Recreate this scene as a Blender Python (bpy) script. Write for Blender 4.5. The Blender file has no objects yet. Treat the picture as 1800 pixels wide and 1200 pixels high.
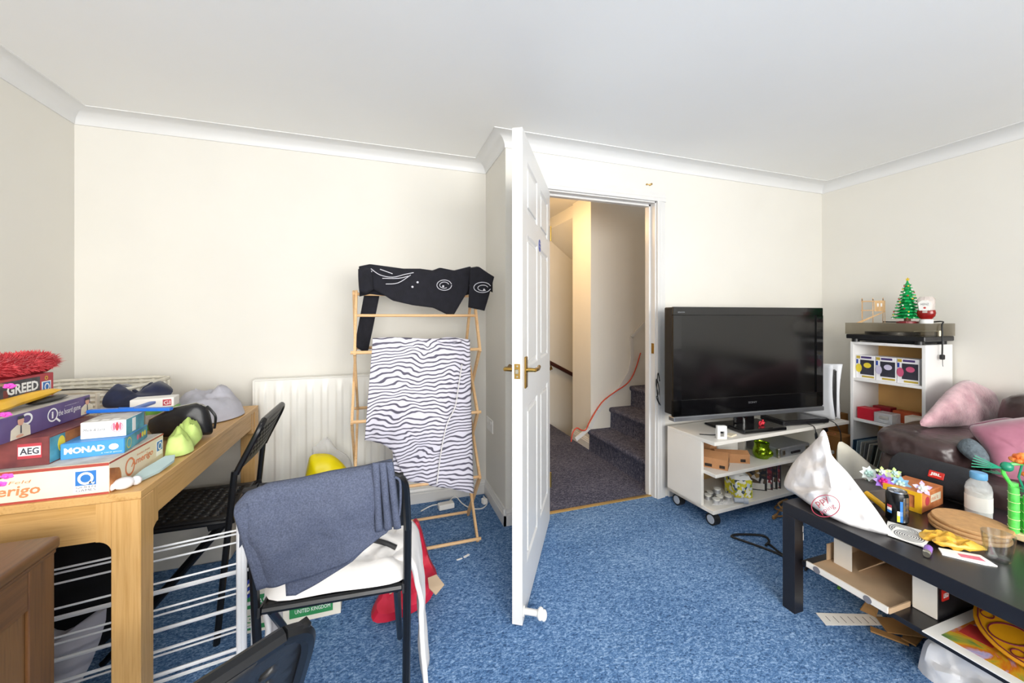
import bpy, bmesh, math, random
from mathutils import Vector as V, Matrix, noise
PI=math.pi
S=bpy.context.scene
COL=S.collection
random.seed(7)
# ------------------------------------------------------------------ camera
F=685.;HY=556.;CX=900.;YAW=math.radians(18.74);H=1.24
SA,CA=math.sin(YAW),math.cos(YAW)
cam=bpy.data.cameras.new('camera');co=bpy.data.objects.new('camera',cam);COL.objects.link(co)
cam.sensor_width=36;cam.lens=F/1800*36;cam.shift_y=-(600-HY)/1800;cam.clip_start=.02
co.location=(0,0,H);co.rotation_euler=(PI/2,0,-YAW);S.camera=co
# ------------------------------------------------------------------ world, lights, exposure
w=bpy.data.worlds.new('daylight');S.world=w;w.use_nodes=True
w.node_tree.nodes['Background'].inputs[0].default_value=(.80,.90,1,1)
w.node_tree.nodes['Background'].inputs[1].default_value=1.0
def area(name,loc,rot,sx,sy,power,col):
    l=bpy.data.lights.new(name,'AREA');l.shape='RECTANGLE';l.size=sx;l.size_y=sy;l.energy=power;l.color=col
    o=bpy.data.objects.new(name,l);COL.objects.link(o);o.location=loc;o.rotation_euler=rot
    return o
area('window_rear_offscreen',(.45,-2.32,1.45),(PI/2,0,0),3.3,1.3,255,(1,.975,.93))
l=bpy.data.lights.new('landing_lamp_offscreen','POINT');l.energy=30;l.color=(1,.64,.3);l.shadow_soft_size=.06
o=bpy.data.objects.new('landing_lamp_offscreen',l);COL.objects.link(o);o.location=(1.25,3.25,2.13)
S.view_settings.view_transform='Standard';S.view_settings.look='None'
S.view_settings.gamma=1;S.view_settings.use_curve_mapping=False
S.view_settings.exposure=.08
# ------------------------------------------------------------------ pixel helpers (a pixel gives a direction, the plane gives the distance)
def ray(px,py):
    r=(px-CX)/F
    return V((SA+r*CA,CA-r*SA,(HY-py)/F))
def gz(px,py,z=0.):
    D=ray(px,py);t=(z-H)/D.z;return V((D.x*t,D.y*t,z))
def gy(px,py,Y):
    D=ray(px,py);t=Y/D.y;return V((D.x*t,Y,H+D.z*t))
def gx(px,py,X):
    D=ray(px,py);t=X/D.x;return V((X,D.y*t,H+D.z*t))
def gp(px,py,p0,n):
    D=ray(px,py);c=V((0,0,H));n=V(n);t=(V(p0)-c).dot(n)/D.dot(n);return c+D*t
# ------------------------------------------------------------------ materials
def lin(h):
    f=lambda v:v/12.92 if v<=.04045 else ((v+.055)/1.055)**2.4
    return tuple(f(int(h[i:i+2],16)/255) for i in (0,2,4))+(1,)
MT={}
class NT:
    def __init__(s,name):
        m=bpy.data.materials.new(name);m.use_nodes=True;s.m=m;s.t=m.node_tree;s.b=s.t.nodes['Principled BSDF']
    def n(s,kind,**k):
        x=s.t.nodes.new('ShaderNode'+kind)
        for a,v in k.items():
            if a[0]=='_': setattr(x,a[1:],v)
            else: x.inputs[a.replace('_',' ')].default_value=v
        return x
    def l(s,a,b): s.t.links.new(a,b)
    def coord(s,sc=(1,1,1),rot=(0,0,0)):
        c=s.n('TexCoord');mp=s.n('Mapping');mp.inputs['Scale'].default_value=sc;mp.inputs['Rotation'].default_value=rot
        s.l(c.outputs['Object'],mp.inputs['Vector']);return mp.outputs[0]
    def ramp(s,fac,stops):
        r=s.n('ValToRGB');e=r.color_ramp.elements
        while len(e)>len(stops): e.remove(e[-1])
        while len(e)<len(stops): e.new(.5)
        for x,(p,c) in zip(e,stops): x.position=p;x.color=lin(c) if isinstance(c,str) else c
        s.l(fac,r.inputs[0]);return r.outputs[0]
    def bump(s,h,strength,dist):
        b=s.n('Bump',Strength=strength,Distance=dist);s.l(h,b.inputs['Height']);s.l(b.outputs[0],s.b.inputs['Normal'])
def M(name,c='888888',r=.5,m=0.,var=.06,vs=12.,bump=0.,bs=120.,bd=.002,c2=None,spec=.5,sc=(1,1,1),alpha=1.,coat=0.,sheen=0.):
    """solid-coloured material with a little procedural variation and relief"""
    if name in MT: return MT[name]
    t=NT(name);b=t.b;b.inputs['Roughness'].default_value=r;b.inputs['Metallic'].default_value=m
    b.inputs['Specular IOR Level'].default_value=spec;b.inputs['Alpha'].default_value=alpha
    b.inputs['Coat Weight'].default_value=coat;b.inputs['Sheen Weight'].default_value=sheen
    k=t.coord(sc)
    nz=t.n('TexNoise',Scale=vs,Detail=3.);t.l(k,nz.inputs['Vector'])
    a=lin(c);lo=tuple(max(0,x*(1-var)) for x in a[:3])+(1,);hi=lin(c2) if c2 else tuple(min(1,x*(1+var)) for x in a[:3])+(1,)
    t.l(t.ramp(nz.outputs[0],[(.3,lo),(.7,hi)]),b.inputs['Base Color'])
    if bump:
        n2=t.n('TexNoise',Scale=bs,Detail=2.);t.l(k,n2.inputs['Vector']);t.bump(n2.outputs[0],bump,bd)
    MT[name]=t.m;return t.m
def Mwood(name,c1,c2,axis='x',sc=9.,r=.45,dist=5.,c3=None):
    t=NT(name);t.b.inputs['Roughness'].default_value=r
    s={'x':(.6,5,5),'y':(5,.6,5),'z':(5,5,.6)}[axis]
    k=t.coord(s)
    nz=t.n('TexNoise',Scale=sc*.5,Detail=6.,Roughness=.6,Distortion=.6);t.l(k,nz.inputs['Vector'])
    s2={'x':(1,30,30),'y':(30,1,30),'z':(30,30,1)}[axis];k2=t.coord(s2)
    fz=t.n('TexNoise',Scale=sc*.8,Detail=3.);t.l(k2,fz.inputs['Vector'])
    mx=t.n('Mix',_data_type='FLOAT');mx.inputs[0].default_value=.4;t.l(nz.outputs[0],mx.inputs[2]);t.l(fz.outputs[0],mx.inputs[3])
    t.l(t.ramp(mx.outputs[0],[(.36,c1),(.52,c2),(.66,c3 or c1)]),t.b.inputs['Base Color'])
    t.bump(fz.outputs[0],.12,.001);MT[name]=t.m;return t.m
def Mcarpet(name,dark,mid,light):
    t=NT(name);t.b.inputs['Roughness'].default_value=.95;t.b.inputs['Specular IOR Level'].default_value=.15
    k=t.coord((1,1.7,1),(0,0,.5))
    n1=t.n('TexNoise',Scale=82.,Detail=3.,Roughness=.7,Distortion=.8);t.l(k,n1.inputs['Vector'])
    n2=t.n('TexNoise',Scale=28.,Detail=2.);t.l(k,n2.inputs['Vector'])
    n3=t.n('TexNoise',Scale=2.2,Detail=2.);t.l(k,n3.inputs['Vector'])
    mx=t.n('Mix',_data_type='FLOAT');mx.inputs[0].default_value=.22;t.l(n1.outputs[0],mx.inputs[2]);t.l(n2.outputs[0],mx.inputs[3])
    m2=t.n('Mix',_data_type='FLOAT');m2.inputs[0].default_value=.10;t.l(mx.outputs[0],m2.inputs[2]);t.l(n3.outputs[0],m2.inputs[3])
    t.l(t.ramp(m2.outputs[0],[(.36,dark),(.49,mid),(.63,light)]),t.b.inputs['Base Color'])
    t.bump(n1.outputs[0],.7,.006);MT[name]=t.m;return t.m
def Mzebra(name,c1,c2):
    t=NT(name);t.b.inputs['Roughness'].default_value=.85
    k=t.coord((1,.2,1))
    nz=t.n('TexNoise',Scale=5.5,Detail=2.,Distortion=.5);t.l(k,nz.inputs['Vector'])
    sx=t.n('SeparateXYZ');t.l(k,sx.inputs[0])
    ma=t.n('Math',_operation='MULTIPLY_ADD');t.l(nz.outputs[0],ma.inputs[0]);ma.inputs[1].default_value=.12;t.l(sx.outputs[2],ma.inputs[2])
    n2=t.n('TexNoise',Scale=22.,Detail=1.);t.l(k,n2.inputs['Vector'])
    mb=t.n('Math',_operation='MULTIPLY_ADD');t.l(n2.outputs[0],mb.inputs[0]);mb.inputs[1].default_value=.012;t.l(ma.outputs[0],mb.inputs[2])
    mc=t.n('Math',_operation='MULTIPLY');t.l(mb.outputs[0],mc.inputs[0]);mc.inputs[1].default_value=2*PI/.021
    sn=t.n('Math',_operation='SINE');t.l(mc.outputs[0],sn.inputs[0])
    ad=t.n('Math',_operation='MULTIPLY_ADD');t.l(sn.outputs[0],ad.inputs[0]);ad.inputs[1].default_value=.5;ad.inputs[2].default_value=.5
    t.l(t.ramp(ad.outputs[0],[(.16,c2),(.42,c1)]),t.b.inputs['Base Color']);MT[name]=t.m;return t.m
def Mspots(name,stops,scale=40.,r=.6,sc=(1,1,1)):
    """printed pattern of irregular coloured cells"""
    t=NT(name);t.b.inputs['Roughness'].default_value=r
    k=t.coord(sc);vz=t.n('TexVoronoi',Scale=scale);t.l(k,vz.inputs['Vector'])
    sp=t.n('SeparateColor');t.l(vz.outputs['Color'],sp.inputs[0])
    rp=t.ramp(sp.outputs[0],stops)
    rp.node.color_ramp.interpolation='CONSTANT'
    t.l(rp,t.b.inputs['Base Color']);MT[name]=t.m;return t.m
def Mglass(name,c='ffffff',amount=.12,r=.03,tint=.95):
    t=NT(name);nt=t.t;tr=t.n('BsdfTransparent');col=lin(c);tr.inputs[0].default_value=tuple(x*tint for x in col[:3])+(1,)
    gl=t.n('BsdfGlossy',Roughness=r);mx=t.n('MixShader');fr=t.n('LayerWeight',Blend=.5)
    pw=t.n('Math',_operation='POWER');pw.inputs[1].default_value=4.;t.l(fr.outputs['Facing'],pw.inputs[0])
    ad=t.n('Math',_operation='MULTIPLY_ADD');ad.inputs[1].default_value=.6;ad.inputs[2].default_value=amount*.4;t.l(pw.outputs[0],ad.inputs[0])
    t.l(ad.outputs[0],mx.inputs[0]);t.l(tr.outputs[0],mx.inputs[1]);t.l(gl.outputs[0],mx.inputs[2])
    t.l(mx.outputs[0],nt.nodes['Material Output'].inputs[0]);MT[name]=t.m;return t.m
def Mfilm(name,c='f4f4f6',alpha=.75,r=.35):
    """thin plastic film: translucent, crinkled"""
    t=NT(name);b=t.b;b.inputs['Base Color'].default_value=lin(c);b.inputs['Roughness'].default_value=r;b.inputs['Alpha'].default_value=alpha
    b.inputs['Subsurface Weight'].default_value=0
    k=t.coord();n=t.n('TexNoise',Scale=26.,Detail=4.,Distortion=1.2);t.l(k,n.inputs['Vector']);t.bump(n.outputs[0],.6,.012)
    MT[name]=t.m;return t.m
# ------------------------------------------------------------------ mesh builder
class B:
    def __init__(s): s.b=bmesh.new()
    def box(s,x0,x1,y0,y1,z0,z1,bev=0.,seg=1,mtx=None):
        b2=bmesh.new();bmesh.ops.create_cube(b2,size=1)
        for v in b2.verts: v.co=V(((x0+x1)/2+v.co.x*(x1-x0),(y0+y1)/2+v.co.y*(y1-y0),(z0+z1)/2+v.co.z*(z1-z0)))
        if bev: bmesh.ops.bevel(b2,geom=b2.edges[:],offset=bev,segments=seg,affect='EDGES',profile=.5)
        return s._add(b2,mtx)
    def _add(s,b2,mtx=None):
        if mtx is not None: bmesh.ops.transform(b2,matrix=mtx,verts=b2.verts)
        me=bpy.data.meshes.new('tmp');b2.to_mesh(me);b2.free();s.b.from_mesh(me);bpy.data.meshes.remove(me);return s
    def rbox(s,c,sz,rz=0,bev=0.,seg=1,rx=0,ry=0):
        m=Matrix.Translation(V(c))@Matrix.Rotation(rz,4,'Z')@Matrix.Rotation(ry,4,'Y')@Matrix.Rotation(rx,4,'X')
        return s.box(-sz[0]/2,sz[0]/2,-sz[1]/2,sz[1]/2,-sz[2]/2,sz[2]/2,bev,seg,m)
    def bar(s,p,q,wd,th,up=(0,0,1),bev=0.):
        p,q=V(p),V(q);d=q-p;L=d.length;d.normalize();u=V(up);x=d.cross(u)
        if x.length<1e-4: x=d.cross(V((1,0,0)))
        x.normalize();u=x.cross(d)
        m=Matrix((x.to_4d(),d.to_4d(),u.to_4d(),V((0,0,0,1)))).transposed();m=Matrix.Translation((p+q)/2)@Matrix(((x.x,d.x,u.x,0),(x.y,d.y,u.y,0),(x.z,d.z,u.z,0),(0,0,0,1)))
        return s.box(-wd/2,wd/2,-L/2,L/2,-th/2,th/2,bev,1,m)
    def tube(s,pts,r,seg=8,close=False,cap=True):
        P=[V(p) for p in pts];n=len(P);rs=r if isinstance(r,(list,tuple)) else [r]*n
        rings=[];ref=None
        for i,p in enumerate(P):
            a=P[i-1] if (i>0 or close) else p;c=P[(i+1)%n] if (i<n-1 or close) else p
            d=(c-a)
            if d.length<1e-9: d=V((0,0,1))
            d.normalize()
            if ref is None: ref=d.orthogonal()
            ref=(ref-d*ref.dot(d))
            if ref.length<1e-6: ref=d.orthogonal()
            ref.normalize();bn=d.cross(ref)
            rings.append([s.b.verts.new(p+(ref*math.cos(2*PI*k/seg)+bn*math.sin(2*PI*k/seg))*rs[i]) for k in range(seg)])
        m=n if close else n-1
        for i in range(m):
            A,C=rings[i],rings[(i+1)%n]
            for k in range(seg): s.b.faces.new((A[k],A[(k+1)%seg],C[(k+1)%seg],C[k]))
        if cap and not close:
            s.b.faces.new(rings[0][::-1]);s.b.faces.new(rings[-1])
        return s
    def cyl(s,p,q,r,seg=16,r2=None): return s.tube([p,q],[r,r if r2 is None else r2],seg)
    def lathe(s,prof,c=(0,0,0),seg=24,axis='z',sx=1,sy=1):
        c=V(c);rings=[]
        for r,z in prof:
            ring=[]
            for k in range(seg if r>1e-6 else 1):
                a=2*PI*k/seg;p=V((r*math.cos(a)*sx,r*math.sin(a)*sy,z))
                if axis=='x': p=V((p.z,p.x,p.y))
                if axis=='y': p=V((p.y,p.z,p.x))
                ring.append(s.b.verts.new(c+p))
            rings.append(ring)
        for A,C in zip(rings,rings[1:]):
            for k in range(seg):
                if len(A)>1 and len(C)>1: s.b.faces.new((A[k],A[(k+1)%seg],C[(k+1)%seg],C[k]))
                elif len(A)>1: s.b.faces.new((A[k],A[(k+1)%seg],C[0]))
                elif len(C)>1: s.b.faces.new((A[0],C[(k+1)%seg],C[k]))
        if len(rings[0])>1: s.b.faces.new(rings[0][::-1])
        if len(rings[-1])>1: s.b.faces.new(rings[-1])
        return s
    def ball(s,c,r,seg=12,sc=(1,1,1)):
        b2=bmesh.new();bmesh.ops.create_uvsphere(b2,u_segments=seg,v_segments=max(6,seg//2+2),radius=r)
        for v in b2.verts: v.co=V(c)+V((v.co.x*sc[0],v.co.y*sc[1],v.co.z*sc[2]))
        return s._add(b2)
    def prism(s,poly,off):
        """closed polygon of 3D points extruded by vector off"""
        off=V(off);a=[s.b.verts.new(V(p)) for p in poly];c=[s.b.verts.new(V(p)+off) for p in poly];n=len(a)
        s.b.faces.new(a[::-1]);s.b.faces.new(c)
        for i in range(n): s.b.faces.new((a[i],a[(i+1)%n],c[(i+1)%n],c[i]))
        return s
    def sweep(s,prof,p,q,nrm,up=(0,0,1)):
        """2D profile (out, up) run straight from p to q"""
        p,q=V(p),V(q);n,u=V(nrm),V(up)
        return s.prism([p+n*a+u*b for a,b in prof],q-p)
    def grid(s,fn,nu,nv):
        g=[[s.b.verts.new(V(fn(i/nu,j/nv))) for j in range(nv+1)] for i in range(nu+1)]
        for i in range(nu):
            for j in range(nv): s.b.faces.new((g[i][j],g[i+1][j],g[i+1][j+1],g[i][j+1]))
        return s
    def pillow(s,outline,nrm,tf,tb,rings=7,amp=.0,fs=8.,seed=0,power=.5,sub=3):
        """inflated closed shape from a 3D outline"""
        O0=[V(p) for p in outline];n0=len(O0);O=[]
        for i in range(n0):
            p0,p1,p2,p3=O0[i-1],O0[i],O0[(i+1)%n0],O0[(i+2)%n0]
            for k in range(sub):
                t=k/sub
                O.append(.5*((2*p1)+(p2-p0)*t+(2*p0-5*p1+4*p2-p3)*t*t+(3*p1-p0-3*p2+p3)*t**3))
        n=len(O);c=sum(O,V((0,0,0)))/n;nr=V(nrm).normalized()
        def layer(sg,th):
            L=[]
            for k in range(1,rings):
                f=k/rings;hh=th*max(0,1-f**2.2)**power
                L.append([s.b.verts.new(jig(c+(p-c)*f,f)+nr*sg*hh) for p in O])
            L.append([s.b.verts.new(jig(c,0)+nr*sg*th)])
            return L
        def jig(p,f):
            if not amp: return p
            q=p*fs+V((seed,seed*1.7,seed*.6));return p+nr*(noise.noise(q)+.5*noise.noise(q*2.3))*amp*(1-f**4)
        rim=[s.b.verts.new(p) for p in O]
        for sg,th in ((1,tf),(-1,tb)):
            L=layer(sg,th);ctr=L[-1][0];RR=[[ctr]]+L[:-1]+[rim]
            for k in range(n):
                m=(k+1)%n;fc=[(ctr,RR[1][k],RR[1][m])]+[(RR[j][k],RR[j+1][k],RR[j+1][m],RR[j][m]) for j in range(1,len(RR)-1)]
                for q in fc: s.b.faces.new(q if sg>0 else q[::-1])
        return s
    def mesh(s,name,smooth=35):
        me=bpy.data.meshes.new(name);bmesh.ops.recalc_face_normals(s.b,faces=s.b.faces);s.b.to_mesh(me);s.b.free()
        if smooth:
            me.shade_smooth();me.set_sharp_from_angle(angle=math.radians(smooth))
        return me
WM={}
def tag(o,label=None,cat=None,group=None,kind=None):
    if label: o['label']=label
    if cat: o['category']=cat
    if group: o['group']=group
    if kind: o['kind']=kind
    return o
def T(name,label,cat,loc=(0,0,0),rz=0,group=None,kind=None):
    o=bpy.data.objects.new(name,None);COL.objects.link(o);o.location=loc;o.rotation_euler=(0,0,rz);o.empty_display_size=.05
    WM[o.name]=Matrix.Translation(V(loc))@Matrix.Rotation(rz,4,'Z')
    return tag(o,label,cat,group,kind)
def O(name,b,mat,parent=None,label=None,cat=None,group=None,kind=None,loc=None,rz=0,world=False,smooth=35,solid=0,sub=0,rot=None):
    """one mesh object; a top-level one gets its origin at its base; world=True: coordinates are world ones though it has a parent"""
    me=b.mesh(name,smooth) if isinstance(b,B) else b
    if parent is None and loc is None and isinstance(b,B):
        xs=[v.co for v in me.vertices];lo=[min(p[i] for p in xs) for i in range(3)];hi=[max(p[i] for p in xs) for i in range(3)]
        c=V(((lo[0]+hi[0])/2,(lo[1]+hi[1])/2,lo[2]));me.transform(Matrix.Translation(-c));loc=c
    o=bpy.data.objects.new(name,me);COL.objects.link(o)
    if mat is not None: (me.materials.append(MT[mat] if isinstance(mat,str) else mat)) if not me.materials else None
    if loc is not None: o.location=loc
    o.rotation_euler=rot or (0,0,rz)
    WM[o.name]=Matrix.Translation(V(loc or (0,0,0)))@(o.rotation_euler.to_matrix().to_4x4())
    if parent:
        o.parent=parent
        if world: o.matrix_parent_inverse=WM[parent.name].inverted()
        else: WM[o.name]=WM[parent.name]@WM[o.name]
    if solid:
        md=o.modifiers.new('thickness','SOLIDIFY');md.thickness=solid;md.offset=0
    if sub:
        md=o.modifiers.new('smooth','SUBSURF');md.levels=sub;md.render_levels=sub
    return tag(o,label,cat,group,kind)
def struct(name,b,mat,parent=None,**k): return O(name,b,mat,parent,kind=None if parent else 'structure',loc=(0,0,0),**k)
def copy_tree(o,loc,rz,label=None,parent=None):
    c=o.copy();COL.objects.link(c);c.parent=parent
    if parent is None:
        c.location=loc;c.rotation_euler=(0,0,rz)
        if label: c['label']=label
    WM[c.name]=Matrix.Translation(V(c.location))@c.rotation_euler.to_matrix().to_4x4()
    for ch in list(o.children): copy_tree(ch,None,None,None,c)
    return c
def text(s,o0,right,up,wd,ht,mat,parent,world=False,name='lettering',depth=.0004,lift=.0006,shear=0.,bold=0.):
    """lettering of exact width and height, lying on a face; o0 = lower left corner"""
    cu=bpy.data.curves.new('t','FONT');cu.body=s;cu.size=1;cu.resolution_u=2;cu.shear=shear;cu.offset=bold
    to=bpy.data.objects.new('t',cu);COL.objects.link(to)
    dg=bpy.context.evaluated_depsgraph_get();me=bpy.data.meshes.new_from_object(to.evaluated_get(dg))
    bpy.data.objects.remove(to);bpy.data.curves.remove(cu)
    xs=[v.co.x for v in me.vertices];ys=[v.co.y for v in me.vertices]
    if not xs: return
    x0,x1,y0,y1=min(xs),max(xs),min(ys),max(ys)
    r,u=V(right).normalized(),V(up).normalized();n=r.cross(u)
    for v in me.vertices:
        v.co=V(o0)+r*((v.co.x-x0)/(x1-x0)*wd)+u*((v.co.y-y0)/(y1-y0)*ht)+n*lift
    me.name=name
    return O(name,me,mat,parent,loc=(0,0,0),world=world)
def flat(pts,nrm,mat,parent,name='print',world=False,lift=.0005,th=.0004):
    """thin printed patch on a face"""
    n=V(nrm).normalized();return O(name,B().prism([V(p)+n*lift for p in pts],n*th),mat,parent,loc=(0,0,0),world=world,smooth=0)
def ell(c,r,u,a,b,n=20,t0=0,t1=2*PI): 
    c,r,u=V(c),V(r).normalized(),V(u).normalized();return [c+r*(a*math.cos(t0+(t1-t0)*i/n))+u*(b*math.sin(t0+(t1-t0)*i/n)) for i in range(n)]
def ringpatch(c,r,u,a,b,w,nrm,mat,parent,n=24,world=False,name='print',lift=.0007):
    bb=B();nn=V(nrm).normalized();o=ell(c,r,u,a,b,n);i=ell(c,r,u,a-w,b-w,n)
    ov=[bb.b.verts.new(p+nn*lift) for p in o];iv=[bb.b.verts.new(p+nn*lift) for p in i]
    for k in range(n): bb.b.faces.new((ov[k],ov[(k+1)%n],iv[(k+1)%n],iv[k]))
    return O(name,bb,mat,parent,loc=(0,0,0),world=world)
def sheet(top,bot,p0,nrm,nu=40,nv=30,amp=.01,fs=9.,seed=0,vert=0.,over=0.,bulge=0.,pleat=0.,npl=6):
    """hanging cloth: upper and lower outlines given in pixels on a vertical plane, folds added, optional flap over the back"""
    n=V(nrm).normalized()
    def pl(L,u):
        x=u*(len(L)-1);i=min(int(x),len(L)-2);f=x-i;return (L[i][0]*(1-f)+L[i+1][0]*f,L[i][1]*(1-f)+L[i+1][1]*f)
    def fn(u,v):
        a,c=pl(top,u),pl(bot,u)
        if over and v<.22:
            q=(.22-v)/.22;P=gp(a[0],a[1],p0,n);ang=min(q*2.2,1)*PI
            rr=over*.5;return P-n*(rr*(1-math.cos(ang)))+V((0,0,rr*math.sin(ang)-max(0,q-.45)*over*5))
        vv=(v-.22)/.78 if over else v
        P=gp(a[0]*(1-vv)+c[0]*vv,a[1]*(1-vv)+c[1]*vv,p0,n)
        k=P*fs+V((seed,seed*1.3,seed*2.1));f=noise.noise(V((k.x,k.y,k.z*.35)))+.4*noise.noise(k*2.2)
        env=min(1,vv*4+.15)
        return P+n*(f*amp*env+bulge*math.sin(PI*min(1,max(0,u)))*math.sin(PI*min(1,vv*.9+.05))+pleat*math.sin(u*npl*2*PI+seed)*min(1,vv*1.6))
    return B().grid(fn,nu,nv)
# ================================================================== the room
XL,XR,XS,YA,YD,YB,ZC=-1.51,3.43,.708,2.66,2.207,-2.2,2.31
M('paint_cream','dfdcd4',.75,var=.015,vs=3,bump=.05,bs=220,bd=.001)
M('paint_ceiling','f7f7f5',.85,var=.01,vs=2)
M('paint_white','e0e0df',.4,var=.01,vs=4)
M('paint_gloss','d8d7d5',.32,var=.012,vs=6)
M('paint_hall','dfdcd4',.75,var=.02,vs=3)
Mcarpet('carpet_blue','304a6e','547aaa','98b6da')
Mcarpet('carpet_hall','272a38','4a4d62','7f8090')
M('brass','b08d4a',.25,1.,var=.05);M('brass_strip','b89a62',.4,.7,var=.1,vs=30)
struct('floor',B().box(XL-.1,XR+.1,YB-.1,2.262,-.1,0).box(XL-.1,XS,2.262,YA+.1,-.1,0),'carpet_blue')
struct('ceiling',B().box(XL-.1,XR+.1,YB-.1,YA+.1,ZC,ZC+.1),'paint_ceiling')
struct('wall_left',B().box(XL-.1,XL,YB-.1,YA+.1,0,ZC),'paint_cream')
struct('wall_back',B().box(XL,XS+.1,YA,YA+.1,0,ZC),'paint_cream')
struct('wall_return',B().box(XS,XS+.1,YD,YA,0,ZC),'paint_cream')
OX0,OX1,OZ=.912,1.808,2.045
struct('wall_door',B().box(XS+.1,OX0,YD,YD+.1,0,ZC).box(OX1,XR+.1,YD,YD+.1,0,ZC).box(OX0,OX1,YD,YD+.1,OZ,ZC),'paint_cream')
struct('wall_right',B().box(XR,XR+.1,YB-.1,YD,0,ZC),'paint_cream')
WX0,WX1,WZ0,WZ1=-1.25,2.15,.78,2.12
struct('wall_rear',B().box(XL,WX0,YB-.1,YB,0,ZC).box(WX1,XR,YB-.1,YB,0,ZC).box(WX0,WX1,YB-.1,YB,0,WZ0).box(WX0,WX1,YB-.1,YB,WZ1,ZC),'paint_cream')
wn=struct('window_1',B().box(WX0,WX1,YB-.08,YB-.02,WZ0,WZ0+.05).box(WX0,WX1,YB-.08,YB-.02,WZ1-.05,WZ1).box(WX0,WX0+.05,YB-.08,YB-.02,WZ0,WZ1).box(WX1-.05,WX1,YB-.08,YB-.02,WZ0,WZ1),'paint_gloss')
Mglass('window_glass','ffffff',.02)
for k in range(1,4):
    x=WX0+(WX1-WX0)*k/4;struct('mullion',B().box(x-.03,x+.03,YB-.078,YB-.022,WZ0+.05,WZ1-.05),'paint_gloss',wn)
for k in range(4):
    x=WX0+(WX1-WX0)*k/4;struct('pane',B().box(x+.02,x+(WX1-WX0)/4-.02,YB-.053,YB-.049,WZ0+.04,WZ1-.04),'window_glass',wn)
struct('window_sill',B().box(WX0-.05,WX1+.05,YB,YB+.12,WZ0-.03,WZ0,.008),'paint_gloss')
# coving, one mitred run round the room
cp,cd=.085,.062
cv=[(0,0),(0,-cd-.006),(.006,-cd-.006)]+[(.006+cp*(1-math.cos(a)),-cd+cd*.93*math.sin(a)) for a in [k*PI/14 for k in range(8)]]+[(cp+.012,-cd*.07),(cp+.012,0)]
path=[(XL,YB,1,1),(XL,YA,1,-1),(XS,YA,-1,-1),(XS,YD,-1,-1),(XR,YD,-1,-1),(XR,YB,-1,1)]
bb=B();rg=[[bb.b.verts.new((x+dx*a,y+dy*a,ZC+u)) for a,u in cv] for x,y,dx,dy in path];n=len(cv)
for k in range(6):
    A,C=rg[k],rg[(k+1)%6]
    for i in range(n): bb.b.faces.new((A[i],A[(i+1)%n],C[(i+1)%n],C[i]))
struct('trim_1',bb,'paint_white',smooth=25)
# skirting
sk=[(0,0),(.016,0),(.016,.062),(.011,.068),(.013,.075),(.008,.082),(.006,.095),(0,.097)]
struct('baseboard_back',B().sweep(sk,(XL,YA,0),(XS,YA,0),(0,-1,0)),'paint_gloss')
struct('baseboard_left',B().sweep(sk,(XL,YB,0),(XL,YA,0),(1,0,0)),'paint_gloss')
struct('baseboard_return',B().sweep(sk,(XS,YD-.016,0),(XS,YA,0),(-1,0,0)),'paint_gloss')
struct('baseboard_door',B().sweep(sk,(1.885,YD,0),(XR,YD,0),(0,-1,0)).sweep(sk,(XS-.016,YD,0),(.84,YD,0),(0,-1,0)),'paint_gloss')
struct('baseboard_right',B().sweep(sk,(XR,YB,0),(XR,YD,0),(-1,0,0)),'paint_gloss')
# door lining, stops and architraves
dl=struct('trim_6',B().box(OX0,OX0+.03,YD-.002,YD+.102,0,OZ).box(OX1-.03,OX1,YD-.002,YD+.102,0,OZ).box(OX0,OX1,YD-.002,YD+.102,OZ-.03,OZ),'paint_gloss')
struct('door_stop_bead',B().box(OX0+.03,OX0+.042,YD+.045,YD+.08,0,OZ-.03).box(OX1-.042,OX1-.03,YD+.045,YD+.08,0,OZ-.03).box(OX0+.03,OX1-.03,YD+.045,YD+.08,OZ-.042,OZ-.03),'paint_gloss',dl)
struct('strike_plate',B().box(OX1-.0315,OX1-.0295,YD+.008,YD+.034,.985,1.055).box(OX1-.033,OX1-.0312,YD+.014,YD+.028,1.005,1.035),'brass',dl)
ar=[(0,0),(.02,0),(.02,.022),(.016,.028),(.017,.036),(.013,.05),(.012,.07),(0,.072)]
struct('architrave',B().sweep(ar,(OX1-.022,YD,0),(OX1-.022,YD,OZ-.022),(0,-1,0),(1,0,0)).sweep(ar,(OX0+.022,YD,0),(OX0+.022,YD,OZ-.022),(0,-1,0),(-1,0,0)).sweep(ar,(OX0-.05,YD,OZ-.0218),(OX1+.05,YD,OZ-.0218),(0,-1,0),(0,0,1)),'paint_gloss',dl)
struct('trim_7',B().sweep([(-.016,0),(.016,0),(.01,.005),(-.01,.005)],(OX0+.03,2.252,0),(OX1-.03,2.252,0),(0,1,0)),'brass_strip')
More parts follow.
